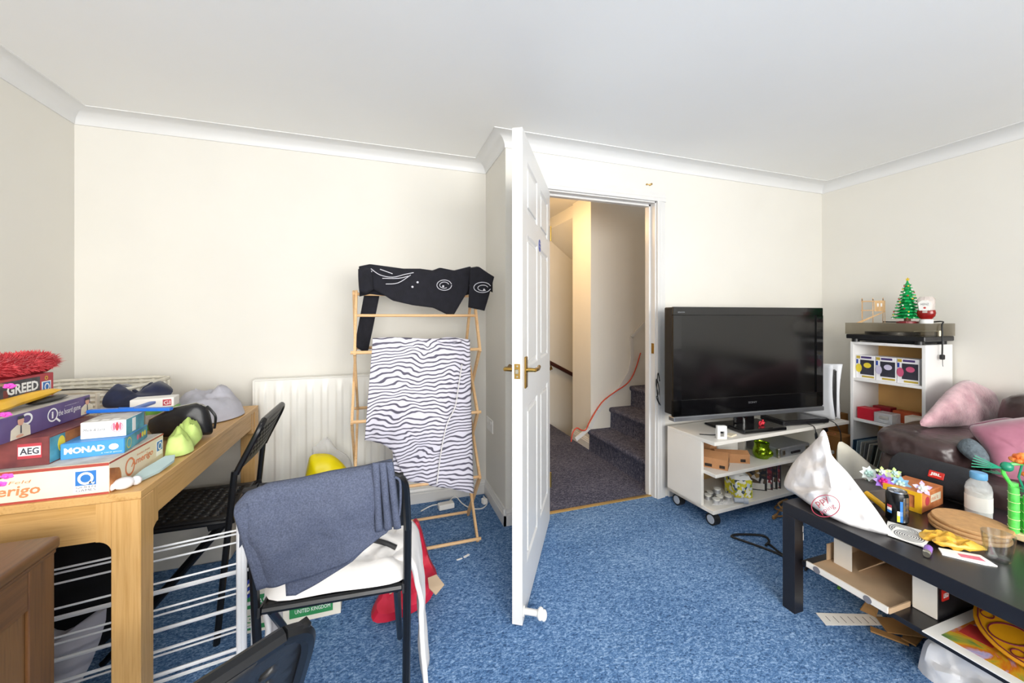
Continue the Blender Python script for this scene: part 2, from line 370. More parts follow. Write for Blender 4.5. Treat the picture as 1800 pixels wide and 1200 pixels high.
# ------------------------------------------------------------------ the open door
dr=T('door_1',None,None,(.945,2.196,0),math.radians(238.3),kind='structure')
DL,DT=.842,.042      # local: x from hinge to latch edge, y = thickness (visible face at y=+DT)
b=B().box(0,DL,0.006,DT-.006,.008,1.995)
rows=[(.008,.2),(.86,1.02),(1.59,1.68),(1.90,1.995)]
for y0,y1 in ((0,.0065),(DT-.0065,DT)):
    for a,c in rows: b.box(0,DL,y0,y1,a,c)
    for a,c in ((0,.1),(.372,.47),(.742,DL)):
        for z0,z1 in ((.2,.86),(1.02,1.59),(1.68,1.90)): b.box(a,c,y0,y1,z0,z1)
struct('leaf',b,'paint_gloss',dr)
for a,c in ((.1,.372),(.47,.742)):
    for z0,z1 in ((.2,.86),(1.02,1.59),(1.68,1.90)):
        bb=B()
        for y0,y1 in ((.0008,.0064),(DT-.0064,DT-.0008)): bb.box(a+.028,c-.028,y0,y1,z0+.028,z1-.028,.005)
        for yy,sg in ((.006,-1),(DT-.006,1)):
            pr=[(0,0),(.012,0),(.004,.006),(0,.0064)]
            bb.sweep(pr,(a,yy,z0),(a,yy,z1),(1,0,0),(0,sg,0)).sweep(pr,(c,yy,z0),(c,yy,z1),(-1,0,0),(0,sg,0)).sweep(pr,(a,yy,z0),(c,yy,z0),(0,0,1),(0,sg,0)).sweep(pr,(a,yy,z1),(c,yy,z1),(0,0,-1),(0,sg,0))
        struct('panel',bb,'paint_gloss',dr)
hz=1.02
for y0,sg in ((DT,1),(0,-1)):
    hb=B().box(DL-.075,DL-.037,min(y0,y0+sg*.008),max(y0,y0+sg*.008),hz-.075,hz+.055,.003)
    x=DL-.056;y=y0
    hb.cyl((x,y,hz),(x,y+sg*.045,hz),.010,12,.008).tube([(x+.006,y+sg*.042,hz),(x-.02,y+sg*.045,hz+.001),(x-.06,y+sg*.046,hz-.004),(x-.09,y+sg*.044,hz+.003),(x-.105,y+sg*.04,hz)],[.008,.0085,.0065,.008,.004],10)
    struct('lever_handle',hb,'brass',dr)
M('steel','b9b4a6',.3,1.,var=.06)
lp=struct('latch_plate',B().box(DL-.001,DL+.0015,.009,.033,hz-.03,hz+.03,.0007),'brass',dr)
struct('latch_bolt',B().box(DL+.001,DL+.010,.014,.028,hz-.009,hz+.009,.002).cyl((DL+.001,.021,hz+.021),(DL+.0022,.021,hz+.021),.004,8).cyl((DL+.001,.021,hz-.021),(DL+.0022,.021,hz-.021),.004,8),'steel',lp)
M('sign_blue','22409a',.4,var=.02);M('print_white','f4f4f2',.5,var=.01)
st=struct('fire_door_sticker',B().cyl((.40,DT,1.60),(.40,DT+.0012,1.60),.031,24),'sign_blue',dr)
for s_,zz,ww in (('Fire door',1.607,.045),('keep shut',1.588,.045)):
    text(s_,(.40+ww/2,DT+.0012,zz),(-1,0,0),(0,0,1),ww,.011,'print_white',st)
struct('hinge',B().cyl((-.004,DT+.004,.2),(-.004,DT+.004,.29),.006,8).cyl((-.004,DT+.004,1.7),(-.004,DT+.004,1.79),.006,8),'brass',dr)
M('rubber_white','f0efec',.5,var=.02)
ds=O('door_stop',B().cyl((0,0,0),(0,.062,0),.0125,14).cyl((0,-.001,0),(0,.004,0),.02,14),'paint_gloss',label='white door stop with rounded rubber end at the foot of the open door',cat='door stop',loc=WM[dr.name]@V((DL-.03,DT,.045)),rz=math.radians(238.3))
O('rubber_buffer',B().ball((0,.068,0),.024,16,(1,.62,1)).ball((0,.082,-.004),.021,16,(1,.6,1)),'rubber_white',ds)
# ------------------------------------------------------------------ landing and stairs beyond the door
HX0,HX1,HY1,HZC=.81,1.86,4.40,2.385
struct('floor_landing',B().box(HX0-.1,1.862,2.262,HY1+.1,-.1,0),'carpet_hall')
struct('ceiling_landing',B().box(HX0-.1,1.884,YD+.1,HY1+.1,HZC,HZC+.1).box(1.884,4.2,YD+.1,3.3,HZC+.3,HZC+.4).box(1.88,1.884,YD+.1,3.25,HZC,HZC+.35),'paint_hall')
struct('wall_landing_left',B().box(HX0-.1,HX0,YD+.1,HY1+.1,0,HZC),'paint_hall')
struct('wall_landing_far',B().box(HX0,4.2,HY1,HY1+.1,-2.,HZC),'paint_hall')
struct('wall_stair_partition',B().box(HX1,4.2,3.20,3.56,-2.,2.75),'paint_hall')
struct('wall_stair_end',B().box(4.1,4.2,YD+.1,HY1,-2.,2.8),'paint_hall')
struct('ceiling_soffit',B().prism([(1.884,3.56,HZC+.1),(1.884,3.56,2.26),(3.9,3.56,.70),(3.9,3.56,HZC+.1)],(0,HY1-3.56,0)),'paint_hall')
struct('baseboard_landing',B().sweep(sk,(HX1,3.20,0),(HX1,3.56,0),(-1,0,0)),'paint_gloss')
stc=T('staircase',None,None,(1.84,2.75,0),0,kind='structure')
for k in range(7):
    x=1.84+.228*k;z=.19*(k+1)
    struct('step',B().prism([(x,YD+.1,z-.19),(x+.004,YD+.1,z-.05),(x-.012,YD+.1,z-.035),(x-.014,YD+.1,z-.016),(x-.006,YD+.1,z-.003),(x+.01,YD+.1,z),(x+.26,YD+.1,z),(x+.26,YD+.1,z-.19)],(0,3.197-YD-.1,0)),'carpet_hall',stc,world=True,smooth=50)
st2=T('staircase_down',None,None,(1.95,4.0,-.2),0,kind='structure')
for k in range(6):
    x=1.862+.228*k;z=-.19*(k+1)
    struct('step',B().prism([(x,3.56,z-.19),(x,3.56,z),(x+.24,3.56,z),(x+.24,3.56,z-.19)],(0,.83,0)),'carpet_hall',st2,world=True)
# white string board that swings up along the stair wall
sp=[(1012,772),(1036,752),(1052,722),(1072,700),(1092,678),(1106,655),(1111,630),(1110,606),(1110,592),(1124,578),(1150,552)]
pts=[gy(a,c,3.192) for a,c in sp]
bb=B()
for p,q in zip(pts,pts[1:]): bb.bar(p,q,.012,.035,up=(q-p).cross(V((0,1,0))))
struct('trim_8',bb,'paint_gloss')
Mwood('mahogany','2c120c','47201a','x',6,.35)
hr=O('handrail',B().tube([gy(930,617,4.34),gy(957,632,4.34),gy(1010,660,4.34),gy(1060,687,4.34)],.024,12),'mahogany',label='dark mahogany handrail running down the stairwell wall',cat='handrail')
p=gy(967,648,4.385)
O('bracket',B().cyl(p,(p.x,4.398,p.z),.022,14).tube([p,(p.x+.01,4.345,p.z),gy(967,640,4.345)],.007,8),'brass',hr,world=True)
M('cable_red','c8442f',.5)
cb=[(1004,776),(1007,760),(1014,752),(1022,756),(1030,755),(1036,742),(1050,718),(1062,703),(1082,688),(1100,676),(1110,664),(1118,646),(1126,620)]
def smooth_path(P,n=5):
    P=[V(p) for p in P];R=[]
    for i in range(len(P)-1):
        p0,p1,p2,p3=P[max(0,i-1)],P[i],P[i+1],P[min(len(P)-1,i+2)]
        for k in range(n):
            t=k/n;R.append(.5*((2*p1)+(p2-p0)*t+(2*p0-5*p1+4*p2-p3)*t*t+(3*p1-p0-3*p2+p3)*t**3))
    return R+[P[-1]]
O('red_cable',B().tube(smooth_path([gy(a,c,3.18) for a,c in cb]),.006,6),'cable_red',label='thin red cable running up the stair wall beyond the doorway',cat='cable')
# wall fittings
M('plastic_white','ecebe8',.4,var=.02)
so=O('wall_socket',B().box(-.004,.004,-.073,.073,-.043,.043,.002),'plastic_white',label='white double socket on the wall behind the open door',cat='socket',loc=gx(861,746,XS-.003))
for dy in (-.036,.036): O('switch',B().box(-.007,-.003,dy-.008,dy+.008,.01,.028,.001),'plastic_white',so)
O('hook',B().cyl((0,0,0),(0,-.022,0),.007,8).cyl((-.026,0,0),(-.026,-.008,0),.006,8).tube([(0,-.018,0),(-.016,-.014,-.003),(-.026,-.006,0)],.003,6),'brass_strip',label='small bent metal hook on the wall above the door frame',cat='hook',loc=gy(1142,325,YD))
# lamp of the landing
M('lamp_shade','efe6d2',.7)
hp=T('pendant_lamp','small cone pendant lamp hanging over the landing','lamp',(1.25,3.25,2.16))
O('cord',B().cyl((0,0,.10),(0,0,HZC-2.16),.003,6),'plastic_white',hp)
O('lamp_shade',B().lathe([(.1,.0),(.03,.10),(.028,.10),(.098,.0)],(0,0,0),24),'lamp_shade',hp)
# ================================================================== left side: table, games, chairs, airers, radiator
Mwood('oak','b98d4f','cfa469','y',7,.42,c3='c79a5c');Mwood('oak_x','b98d4f','cfa469','x',7,.42,c3='c79a5c');Mwood('oak_z','b98d4f','cfa469','z',7,.42,c3='c79a5c')
TZ=.75;TX0,TX1,TY0,TY1=-1.49,-.635,1.37,2.49
tb=T('oak_table','oak dining table with square legs carrying the stack of board games','table',((TX0+TX1)/2,(TY0+TY1)/2,0))
def W(n,b,m,p,**k): return O(n,b,m,p,loc=(0,0,0),world=True,**k)
W('table_top',B().box(TX0,TX1,TY0,TY1,TZ-.022,TZ,.002),'oak',tb)
ap=.105
W('apron',B().box(TX0+.09,TX1-.075,TY0+.006,TY0+.03,TZ-.022-ap,TZ-.0225),'oak_x',tb)
W('apron',B().box(TX1-.03,TX1-.006,TY0+.075,TY1-.075,TZ-.022-ap*.78,TZ-.0225),'oak',tb)
W('apron',B().box(TX0+.09,TX1-.075,TY1-.03,TY1-.006,TZ-.022-ap,TZ-.0225),'oak_x',tb)
W('apron',B().box(TX0+.006,TX0+.03,TY0+.075,TY1-.075,TZ-.022-ap,TZ-.0225),'oak',tb)
for x,y,sx,sy in ((TX1,TY0,-1,1),(TX1,TY1,-1,-1),(TX0,TY0,1,1),(TX0,TY1,1,-1)):
    q=.066;zt=TZ-.0225;zb=zt-ap;r=.035
    bb=B().box(min(x,x+sx*q),max(x,x+sx*q),min(y,y+sy*q),max(y,y+sy*q),0,zt,.002)
    arc=[(q+r-r*math.sin(a),zb-r+r*math.cos(a)) for a in [k*PI/12 for k in range(7)]]
    for ax in (0,1):
        pl_=[(0.02,zt),(0.1,zt),(.1,zb)]+[(q+r,zb)]+arc[1:]+[(q-.01,zb-r)]+[(.02,zb-r)]
        if ax==0: bb.prism([(x+sx*a,y+sy*.004,z_) for a,z_ in pl_],(0,sy*.026,0))
        else: bb.prism([(x+sx*.004,y+sy*a,z_) for a,z_ in pl_],(sx*.026,0,0))
    W('leg',bb,'oak_z',tb)
# ------------------------------------------------------------------ board games
M('print_cream','e6dcc3',.5,var=.05,vs=9);M('print_brick','a8463a',.5,var=.05);M('ink_orange','dd8355',.5,var=.15,vs=30)
M('print_blue','3d8fd6',.45,var=.04);M('print_logo_blue','2f74bd',.45,var=.02);M('print_maroon','5d2630',.45,var=.35,vs=14,c2='8a4440')
M('print_violet','43326f',.45,var=.1,vs=7,c2='6d5a8b');M('print_grey','b9b4ab',.6,var=.15,vs=20,c2='dcd8d0');M('print_black','1d1d22',.5,var=.1)
M('print_teal','3a7f96',.5,var=.3,vs=18,c2='5fb0c0');M('print_darkcity','35353c',.5,var=.3,vs=24,c2='66646a');M('print_red','b23a44',.5,var=.1)
M('print_skin','d9a58c',.6,var=.05);M('print_suit','ded6c2',.6,var=.08,vs=25);M('print_pink','d56b86',.5);M('print_yellow','e6cf3c',.5,var=.1);M('print_orange2','b06a3a',.5,var=.3,vs=20,c2='d58c4e')
M('paper_white','efeeea',.7,var=.03);M('ink_dark','3a3a44',.6)
X3,Y3,Z3=V((1,0,0)),V((0,1,0)),V((0,0,1))
def gbox(name,label,c,sz,rz,mat,z,extra=None,bev=.0015):
    """a game box: root at its base centre; local -y is its front, +x its right side"""
    r=O(name,B().box(-sz[0]/2,sz[0]/2,-sz[1]/2,sz[1]/2,0,sz[2],bev),mat,label=label,cat='box',group=None,loc=(c[0],c[1],z),rz=rz)
    return r
def front(o,sz,s_,x,zz,wd,ht,mat,**k): return text(s_,(x-sz[0]/2,-sz[1]/2,zz),X3,Z3,wd,ht,mat,o,**k)
def side(o,sz,s_,y,zz,wd,ht,mat,**k): return text(s_,(sz[0]/2,y-sz[1]/2,zz),Y3,Z3,wd,ht,mat,o,**k)
def fpatch(o,sz,x0,x1,z0,z1,mat,lift=.0005): return flat([(x0-sz[0]/2,-sz[1]/2,z0),(x1-sz[0]/2,-sz[1]/2,z0),(x1-sz[0]/2,-sz[1]/2,z1),(x0-sz[0]/2,-sz[1]/2,z1)],(0,-1,0),mat,o,lift=lift)
def spatch(o,sz,y0,y1,z0,z1,mat,lift=.0005): return flat([(sz[0]/2,y0-sz[1]/2,z0),(sz[0]/2,y1-sz[1]/2,z0),(sz[0]/2,y1-sz[1]/2,z1),(sz[0]/2,y0-sz[1]/2,z1)],(1,0,0),mat,o,lift=lift)
# large cream box at the bottom
sz=(.31,.285,.086)
bx=gbox('board_game_box','large cream board game box with red edges at the bottom of the stack',(-.865,1.523),sz,0,'print_cream',TZ)
for z0,z1 in ((0,.006),(.078,.086)):
    fpatch(bx,sz,0,sz[0],z0,z1,'print_brick');
spatch(bx,sz,0,sz[1],.081,.086,'print_brick')
fpatch(bx,sz,.235,.287,.012,.072,'print_white');fpatch(bx,sz,.239,.283,.030,.069,'print_logo_blue',.001)
ringpatch((.261-sz[0]/2,-sz[1]/2,.049),X3,Z3,.017,.017,.006,(0,-1,0),'print_white',bx,lift=.0022)
text('~',(.268-sz[0]/2,-sz[1]/2,.032),X3,Z3,.012,.008,'print_white',bx,lift=.0022)
front(bx,sz,'QUEEN',.240,.0215,.042,.0065,'ink_dark',lift=.0012);front(bx,sz,'GAMES',.240,.0135,.042,.0065,'ink_dark',lift=.0012)
front(bx,sz,'Amerigo',.02,.014,.148,.034,'ink_orange',shear=.12,bold=.02)
front(bx,sz,'Feld',.105,.052,.045,.008,'ink_orange',shear=.2)
side(bx,sz,'Amerigo',.10,.03,.12,.026,'ink_orange',shear=.12,bold=.02);side(bx,sz,'Stefan Feld',.13,.06,.07,.006,'ink_orange')
ringpatch((sz[0]/2,.095-sz[1]/2,.04),Y3,Z3,.024,.027,.006,(1,0,0),'ink_orange',bx)
flat(ell((sz[0]/2,.02-sz[1]/2,.028),Y3,Z3,.033,.04,16,-PI/2,PI*.6)[:12]+[V((sz[0]/2,.001-sz[1]/2,.07)),V((sz[0]/2,.001-sz[1]/2,.002))],(1,0,0),'print_orange2',bx)
spatch(bx,sz,.24,.278,.02,.07,'print_white');spatch(bx,sz,.243,.275,.036,.067,'print_logo_blue',.001)
ringpatch((sz[0]/2,.259-sz[1]/2,.051),Y3,Z3,.012,.013,.004,(1,0,0),'print_white',bx,lift=.0022)
# top print
flat([(-.15,-.138,.086),(.15,-.138,.086),(.15,.138,.086),(-.15,.138,.086)],Z3,'print_grey',bx)
z1=TZ+.0868
# maroon box
sz=(.25,.25,.077)
bx=gbox('board_game_box','maroon board game box with a white shield logo lying on the cream box',(-.982,1.53),sz,math.radians(2),'print_maroon',z1)
fpatch(bx,sz,.188,.236,.022,.062,'print_red');fpatch(bx,sz,.19,.234,.030,.054,'print_white',.001)
front(bx,sz,'AEG',.193,.033,.038,.018,'ink_dark',lift=.0016,bold=.03)
front(bx,sz,'er',.100,.034,.04,.018,'print_white',shear=.4);front(bx,sz,'STUDIO',.092,.017,.052,.007,'print_white')
spatch(bx,sz,.002,.06,.004,.072,'print_teal');spatch(bx,sz,.06,.245,.004,.072,'print_orange2')
flat(ell((sz[0]/2,.045-sz[1]/2,.045),Y3,Z3,.014,.022,14),X3,'print_yellow',bx,lift=.001)
z2=z1+.0775
# purple box
sz=(.29,.35,.065)
bx=gbox('board_game_box','purple quiz board game box with white title lying on the maroon box',(-1.057,1.506),sz,math.radians(1),'print_violet',z2)
flat([(-.144,-.173,.065),(.144,-.173,.065),(.144,.173,.065),(-.144,.173,.065)],Z3,'print_grey',bx)
ringpatch((sz[0]/2,.187-sz[1]/2,.036),Y3,Z3,.020,.020,.004,X3,'print_white',bx)
flat([(sz[0]/2,.197-sz[1]/2,.022),(sz[0]/2,.214-sz[1]/2,.008),(sz[0]/2,.218-sz[1]/2,.012),(sz[0]/2,.201-sz[1]/2,.026)],X3,'print_white',bx)
side(bx,sz,'i',.183,.026,.007,.02,'print_white',bold=.04);side(bx,sz,'the board game',.209,.022,.094,.022,'print_white')
side(bx,sz,'the comedy quiz game of',.235,.050,.06,.003,'print_white')
# printed presenter in a pale suit
def man(y,sc,zb):
    c=lambda a,z_:(sz[0]/2,y+a*sc-sz[1]/2,zb+z_*sc)
    flat([c(-.032,0),c(.032,0),c(.03,.026),c(.012,.036),c(-.012,.036),c(-.03,.026)],X3,'print_suit',bx,lift=.001)
    flat(ell(c(0,.045),Y3,Z3,.010*sc,.013*sc,14),X3,'print_skin',bx,lift=.0014)
    flat([c(-.010,.05),c(.010,.05),c(.009,.058),c(-.009,.058)],X3,'ink_dark',bx,lift=.0018)
    flat([c(-.002,.012),c(.002,.012),c(.0015,.033),c(-.0015,.033)],X3,'ink_dark',bx,lift=.0018)
    flat(ell(c(-.004,.006),Y3,Z3,.012*sc,.004*sc,10),X3,'print_skin',bx,lift=.0018)
ringpatch((sz[0]/2,.095-sz[1]/2,.047),Y3,Z3,.020,.016,.006,X3,'print_white',bx)
man(.075,1.,.002);man(.333,.9,.006)
z3=z2+.0655
sz=(.22,.28,.08)
bx=gbox('board_game_box','dark board game box with white slab lettering on top of the stack',(-1.112,1.535),sz,0,'print_red',z3)
spatch(bx,sz,.0,.225,.004,.074,'print_darkcity');side(bx,sz,'GREED',.11,.034,.108,.030,'print_white',bold=.035,lift=.0015)
spatch(bx,sz,.232,.268,.006,.056,'print_white');spatch(bx,sz,.236,.264,.022,.053,'print_logo_blue',.001)
ringpatch((sz[0]/2,.25-sz[1]/2,.038),Y3,Z3,.010,.012,.004,X3,'print_white',bx,lift=.0022);ringpatch((sz[0]/2,.25-sz[1]/2,.066),Y3,Z3,.006,.006,.002,X3,'print_yellow',bx)
for k in range(5): spatch(bx,sz,.03+.035*k,.045+.035*k,.006,.03+.01*(k%3),'print_logo_blue' if k%2 else 'print_maroon',.0009)
# small blue box and white balloon box
sz=(.135,.165,.044)
bx=gbox('board_game_box','small bright blue board game box lying on the cream box',(-.792,1.532),sz,math.radians(7),'print_blue',z1)
front(bx,sz,'MONAD',.008,.014,.085,.018,'print_white',bold=.045);flat(ell((.112-sz[0]/2,-sz[1]/2,.023),X3,Z3,.011,.009,10),(0,-1,0),'print_cream',bx)
front(bx,sz,'a card game',.085,.006,.045,.003,'print_white');spatch(bx,sz,.002,.163,.002,.042,'print_teal')
for k,cm in enumerate(('print_pink','print_red','print_yellow','print_yellow')): flat(ell((sz[0]/2,.09+.018*k-sz[1]/2,.022),Y3,Z3,.007,.009,8),X3,cm,bx,lift=.001)
ringpatch((sz[0]/2,.03-sz[1]/2,.022),Y3,Z3,.016,.016,.003,X3,'print_yellow',bx,lift=.001)
sz=(.102,.11,.048)
bx=gbox('card_game_box','small white card game box with a striped hot-air balloon on its front',(-.778,1.535),sz,math.radians(4),'paper_white',z1+.0447)
spatch(bx,sz,0,sz[1],.0,.048,'print_teal');spatch(bx,sz,.035,.055,.004,.044,'paper_white',.001)
flat([(-.048,-.052,.048),(.048,-.052,.048),(.048,.052,.048),(-.048,.052,.048)],Z3,'print_grey',bx)
for k in range(3): flat([(-.035+.024*k,-.045,.0487),(-.018+.024*k,-.045,.0487),(-.018+.024*k,-.03,.0487),(-.035+.024*k,-.03,.0487)],Z3,'paper_white',bx)
front(bx,sz,'Mark & Lyra',.006,.02,.048,.009,'ink_dark',shear=.3)
for k,w_ in ((-1,.003),(0,.004),(1,.003)): flat(ell((.082-sz[0]/2+k*.007,-sz[1]/2,.030),X3,Z3,w_,.013-.002*abs(k),12),(0,-1,0),'print_red' if k==0 else 'print_pink',bx)
ringpatch((.082-sz[0]/2,-sz[1]/2,.029),X3,Z3,.014,.015,.0015,(0,-1,0),'print_pink',bx)
# red fluffy duster
M('fluff_red','c81e2c',.85,var=.35,vs=40,c2='f0525a',sheen=.5);M('fluff_core','a81522',.9)
dz=z3+.08
du=O('feather_duster',B().lathe([(0,-.30),(.024,-.28),(.034,-.2),(.036,0),(.033,.14),(.02,.175),(0,.182)],(0,0,0),14,'y'),'fluff_core',label='bright red fluffy duster lying on top of the board games',cat='duster',loc=(-1.045,1.545,dz+.031),rz=math.radians(-3))
fb=B();rn=random.Random(3)
for k in range(5200):
    y=rn.uniform(-.30,.18);a=rn.uniform(0,2*PI);q=max(.05,1-((y+.06)/.245)**6);r0=.03*q**.5
    d=V((math.cos(a),rn.uniform(-.5,.6)+(.9 if y>.15 else 0),math.sin(a))).normalized();p=V((r0*math.cos(a),y,r0*math.sin(a)))
    L=rn.uniform(.008,.02)*(1 if math.sin(a)>-.6 else .15);t_=d.orthogonal().normalized()*.0017;e=p+d*L+V((rn.uniform(-.005,.005),rn.uniform(-.006,.006),0))
    fb.b.faces.new([fb.b.verts.new(p-t_),fb.b.verts.new(p+t_),fb.b.verts.new(e)])
O('fibres',fb,'fluff_red',du,kind='stuff',smooth=0)
# yellow scoop and black glasses in front of it
M('plastic_yellow','e2ae22',.4,var=.05);M('plastic_black','17171a',.35,var=.1);M('rubber_black','141416',.6,var=.1)
zy=z3+.002
O('yellow_scoop',B().pillow([V((-.985,1.29,zy+.012)),V((-.94,1.30,zy+.013)),V((-.93,1.40,zy+.016)),V((-.943,1.47,zy+.02)),V((-.945,1.61,zy+.028)),V((-.968,1.61,zy+.028)),V((-.972,1.47,zy+.02)),V((-.993,1.40,zy+.016))],(0,0,1),.016,.012,5),'plastic_yellow',label='yellow plastic scoop with a long handle lying on the purple box',cat='scoop')
O('glasses_case',B().pillow([V((-.955+.02*math.cos(a),1.575+.075*math.sin(a),zy+.006)) for a in [k*PI/6 for k in range(12)]],(0,0,1),.009,.006,4),'plastic_black',label='flat black case beneath the yellow scoop handle',cat='case')
# artificial orchid standing on the wooden cabinet
SBZ=.715
M('petal_magenta','c62a9a',.5,var=.15,vs=30,c2='e25cc0');M('stem_brown','6b4a34',.6,var=.15);M('pot_white','e8e4dc',.4)
orr=V((-.845,1.085,SBZ))
oc=T('toy_orchid','magenta toy orchid on a brown stem standing on the dark wooden cabinet','plant',orr)
W('pot',B().lathe([(.0,0),(.038,0),(.045,.06),(.043,.062),(.0,.055)],orr,20),'pot_white',oc)
fl=[gy(18,678,1.10),gy(11,728,1.12),gy(14,836,1.10),gy(2,850,1.09)]
stem=smooth_path([orr+V((0,0,.05)),orr+V((-.03,0,.12)),orr+V((-.045,.005,.25)),fl[1]+V((-.03,0,-.02)),fl[0]+V((-.025,0,-.005)),fl[0]])
W('stem',B().tube(stem,.0035,6),'stem_brown',oc)
for p in fl[1:]: W('twig',B().tube([p,p+V((-.03,0,-.01))],.002,5),'stem_brown',oc)
for i,p in enumerate(fl):
    bb=B()
    for k in range(5):
        a=2*PI*k/5+i;c=p+V((math.cos(a)*.006,-.002,math.sin(a)*.003));bb.ball(c,.005,8,(1.1,.5,.6))
    W('flower',bb.ball(p+V((0,-.004,0)),.003,8),'petal_magenta',oc)
# basket with clothes behind the games
M('wicker','d7d2c4',.7,var=.12,vs=40);M('velvet_navy','111a3a',.75,var=.4,vs=14,sheen=.2);M('wool_grey','9a9ba0',.9,var=.2,vs=60,bump=.4,bs=200)
bk=T('wicker_basket','pale grey open-weave basket behind the board games','basket',(-1.235,2.235,TZ))
bb=B();bw,bd_,bh=.245,.2,.18
for zz in [k*.018 for k in range(11)]:
    rr_=[V((math.cos(a)*abs(math.cos(a))**-.4*bw if abs(math.cos(a))>.02 else 0,0,0)) for a in (0,)]
    ring=[(max(-1,min(1,1.25*math.cos(a)))*bw,max(-1,min(1,1.25*math.sin(a)))*bd_,zz+.006) for a in [k*2*PI/36 for k in range(36)]]
    bb.tube(ring,.008,5,close=True)
O('weave',bb,'wicker',bk)
bb=B()
for k in range(36):
    a=2*PI*k/36;x,y=max(-1,min(1,1.25*math.cos(a)))*bw,max(-1,min(1,1.25*math.sin(a)))*bd_
    bb.cyl((x*1.01,y*1.015,0),(x*1.01,y*1.015,bh),.008,6)
O('stakes',bb,'wicker',bk);O('base',B().box(-bw,bw,-bd_,bd_,0,.008),'wicker',bk)
M('wire_dark','3a3a3c',.4,.6)
O('handle',B().tube([(-.2,-.205,.15),(-.2,-.21,.185),(-.1,-.21,.2),(.1,-.21,.2),(.20,-.205,.19),(.215,-.2,.15)],.003,6),'wire_dark',bk)
def heap(name,label,cat,out,nrm,tf,tb,mat,amp,fs,seed,power=.5,group=None): return O(name,B().pillow(out,nrm,tf,tb,9,amp,fs,seed,power,4),mat,label=label,cat=cat,smooth=60,group=group)
Yn=(0,-1,.25)
heap('navy_velvet_top','navy velvet garment hanging out of the wicker basket','clothing',[gy(181,700,1.99),gy(196,681,2.03),gy(212,675,2.06),gy(232,700,2.05),gy(252,690,2.07),gy(266,671,2.12),gy(273,676,2.12),gy(282,669,2.13),gy(304,684,2.10),gy(292,700,2.05),gy(262,712,2.0),gy(218,716,1.98),gy(184,716,1.98)],Yn,.02,.05,'velvet_navy',.035,14,3)
heap('wool_ball','grey woollen hat tucked into the wicker basket','hat',[gy(222+14*math.cos(a),689+15*math.sin(a),2.13) for a in [k*PI/6 for k in range(12)]],Yn,.04,.04,'wool_grey',.01,20,1)
M('shirt_grey','b9b8c2',.85,var=.14,vs=10,bump=.25,bs=30,bd=.01)
heap('grey_t_shirt','crumpled pale grey t-shirt heaped at the far end of the oak table','clothing',[(-.96,2.33,TZ+.01),(-.98,2.44,TZ+.01),(-.86,2.47,TZ+.008),(-.73,2.44,TZ+.006),(-.652,2.32,TZ+.005),(-.648,2.22,TZ+.005),(-.70,2.13,TZ+.005),(-.80,2.09,TZ+.005),(-.92,2.16,TZ+.008)],(0,0,1),.11,.001,'shirt_grey',.05,12,5,.55)
M('leather_black','1b1b1e',.42,var=.2,vs=25,bump=.2,bs=180)
bg=heap('black_wash_bag','black leather wash bag standing on the oak table','bag',[gy(262,738,1.925),gy(300,718,1.905),gy(345,709,1.885),gy(364,716,1.885),gy(373,745,1.885),gy(372,762,1.885),gy(350,765,1.885),gy(300,768,1.915),gy(268,764,1.925)],(0,-1,.15),.045,.05,'leather_black',.012,10,2,.35)
W('strap',B().tube(smooth_path([gy(364,714,1.845),gy(372,722,1.835),gy(379,733,1.835),gy(377,752,1.855)]),.005,6),'leather_black',bg)
W('zip',B().tube([gy(262,737,1.855),gy(300,717,1.835),gy(345,708,1.88),gy(364,715,1.88)],.003,5),'steel',bg)
M('cotton_lime','b4cf6a',.85,var=.12,vs=12,bump=.2,bs=40,bd=.006,c2='cfe58c')
heap('lime_glove','crumpled lime green cloth beside the cream game box','clothing',[(-.70,1.655,TZ+.004),(-.655,1.66,TZ+.004),(-.637,1.70,TZ+.006),(-.65,1.745,TZ+.01),(-.645,1.80,TZ+.03),(-.68,1.86,TZ+.05),(-.715,1.83,TZ+.045),(-.735,1.75,TZ+.02),(-.712,1.70,TZ+.006)],(0,-.1,1),.065,.001,'cotton_lime',.04,26,8,.6)
M('cardboard_white','e9e6e0',.7,var=.03)
bx=O('white_carton',B().rbox((0,0,.02),(.13,.07,.036),0,.002),'cardboard_white',label='flat white carton with a red logo lying on the black wash bag',cat='box',loc=(-.835,1.90,.885),rz=math.radians(8))
flat([(.032,-.035,.008),(.058,-.035,.008),(.058,-.035,.032),(.032,-.035,.032)],(0,-1,0),'print_red',bx);text('GI',(.035,-.035,.012),X3,Z3,.02,.015,'print_white',bx,lift=.0015)
M('plastic_blue','1c66c4',.4,var=.05)
p0,p1=gz(163,719,.905),gz(308,716,.905)
O('blue_coat_hanger',B().bar((-.885,1.62,.9355),(-.765,1.60,.9375),.02,.011,bev=.002).bar((-.768,1.60,.9375),(-.65,1.575,.9355),.02,.010,bev=.002).bar((-.765,1.61,.936),(-.80,1.80,.92),.02,.010,bev=.002).tube([(-.80,1.60,.944),(-.79,1.585,.948),(-.77,1.578,.948),(-.755,1.59,.944)],.0015,5),'plastic_blue',label='blue plastic frame lying across the small boxes on the oak table',cat='frame')
M('print_green','4f9a3c',.5,var=.2,vs=20,c2='86c24e')
bx=O('green_card_box',B().rbox((0,0,.066),(.10,.06,.09),0,.002),'print_green',label='small green and grey box behind the black wash bag',cat='box',loc=(-.865,2.03,TZ),rz=math.radians(10))
flat([(-.049,-.03,.045),(.02,-.03,.045),(.02,-.03,.085),(-.049,-.03,.085)],(0,-1,0),'print_grey',bx)
M('foam_mint','b3c9c9',.6,var=.05);M('satin_white','eceaec',.5,var=.04,bump=.2,bs=60)
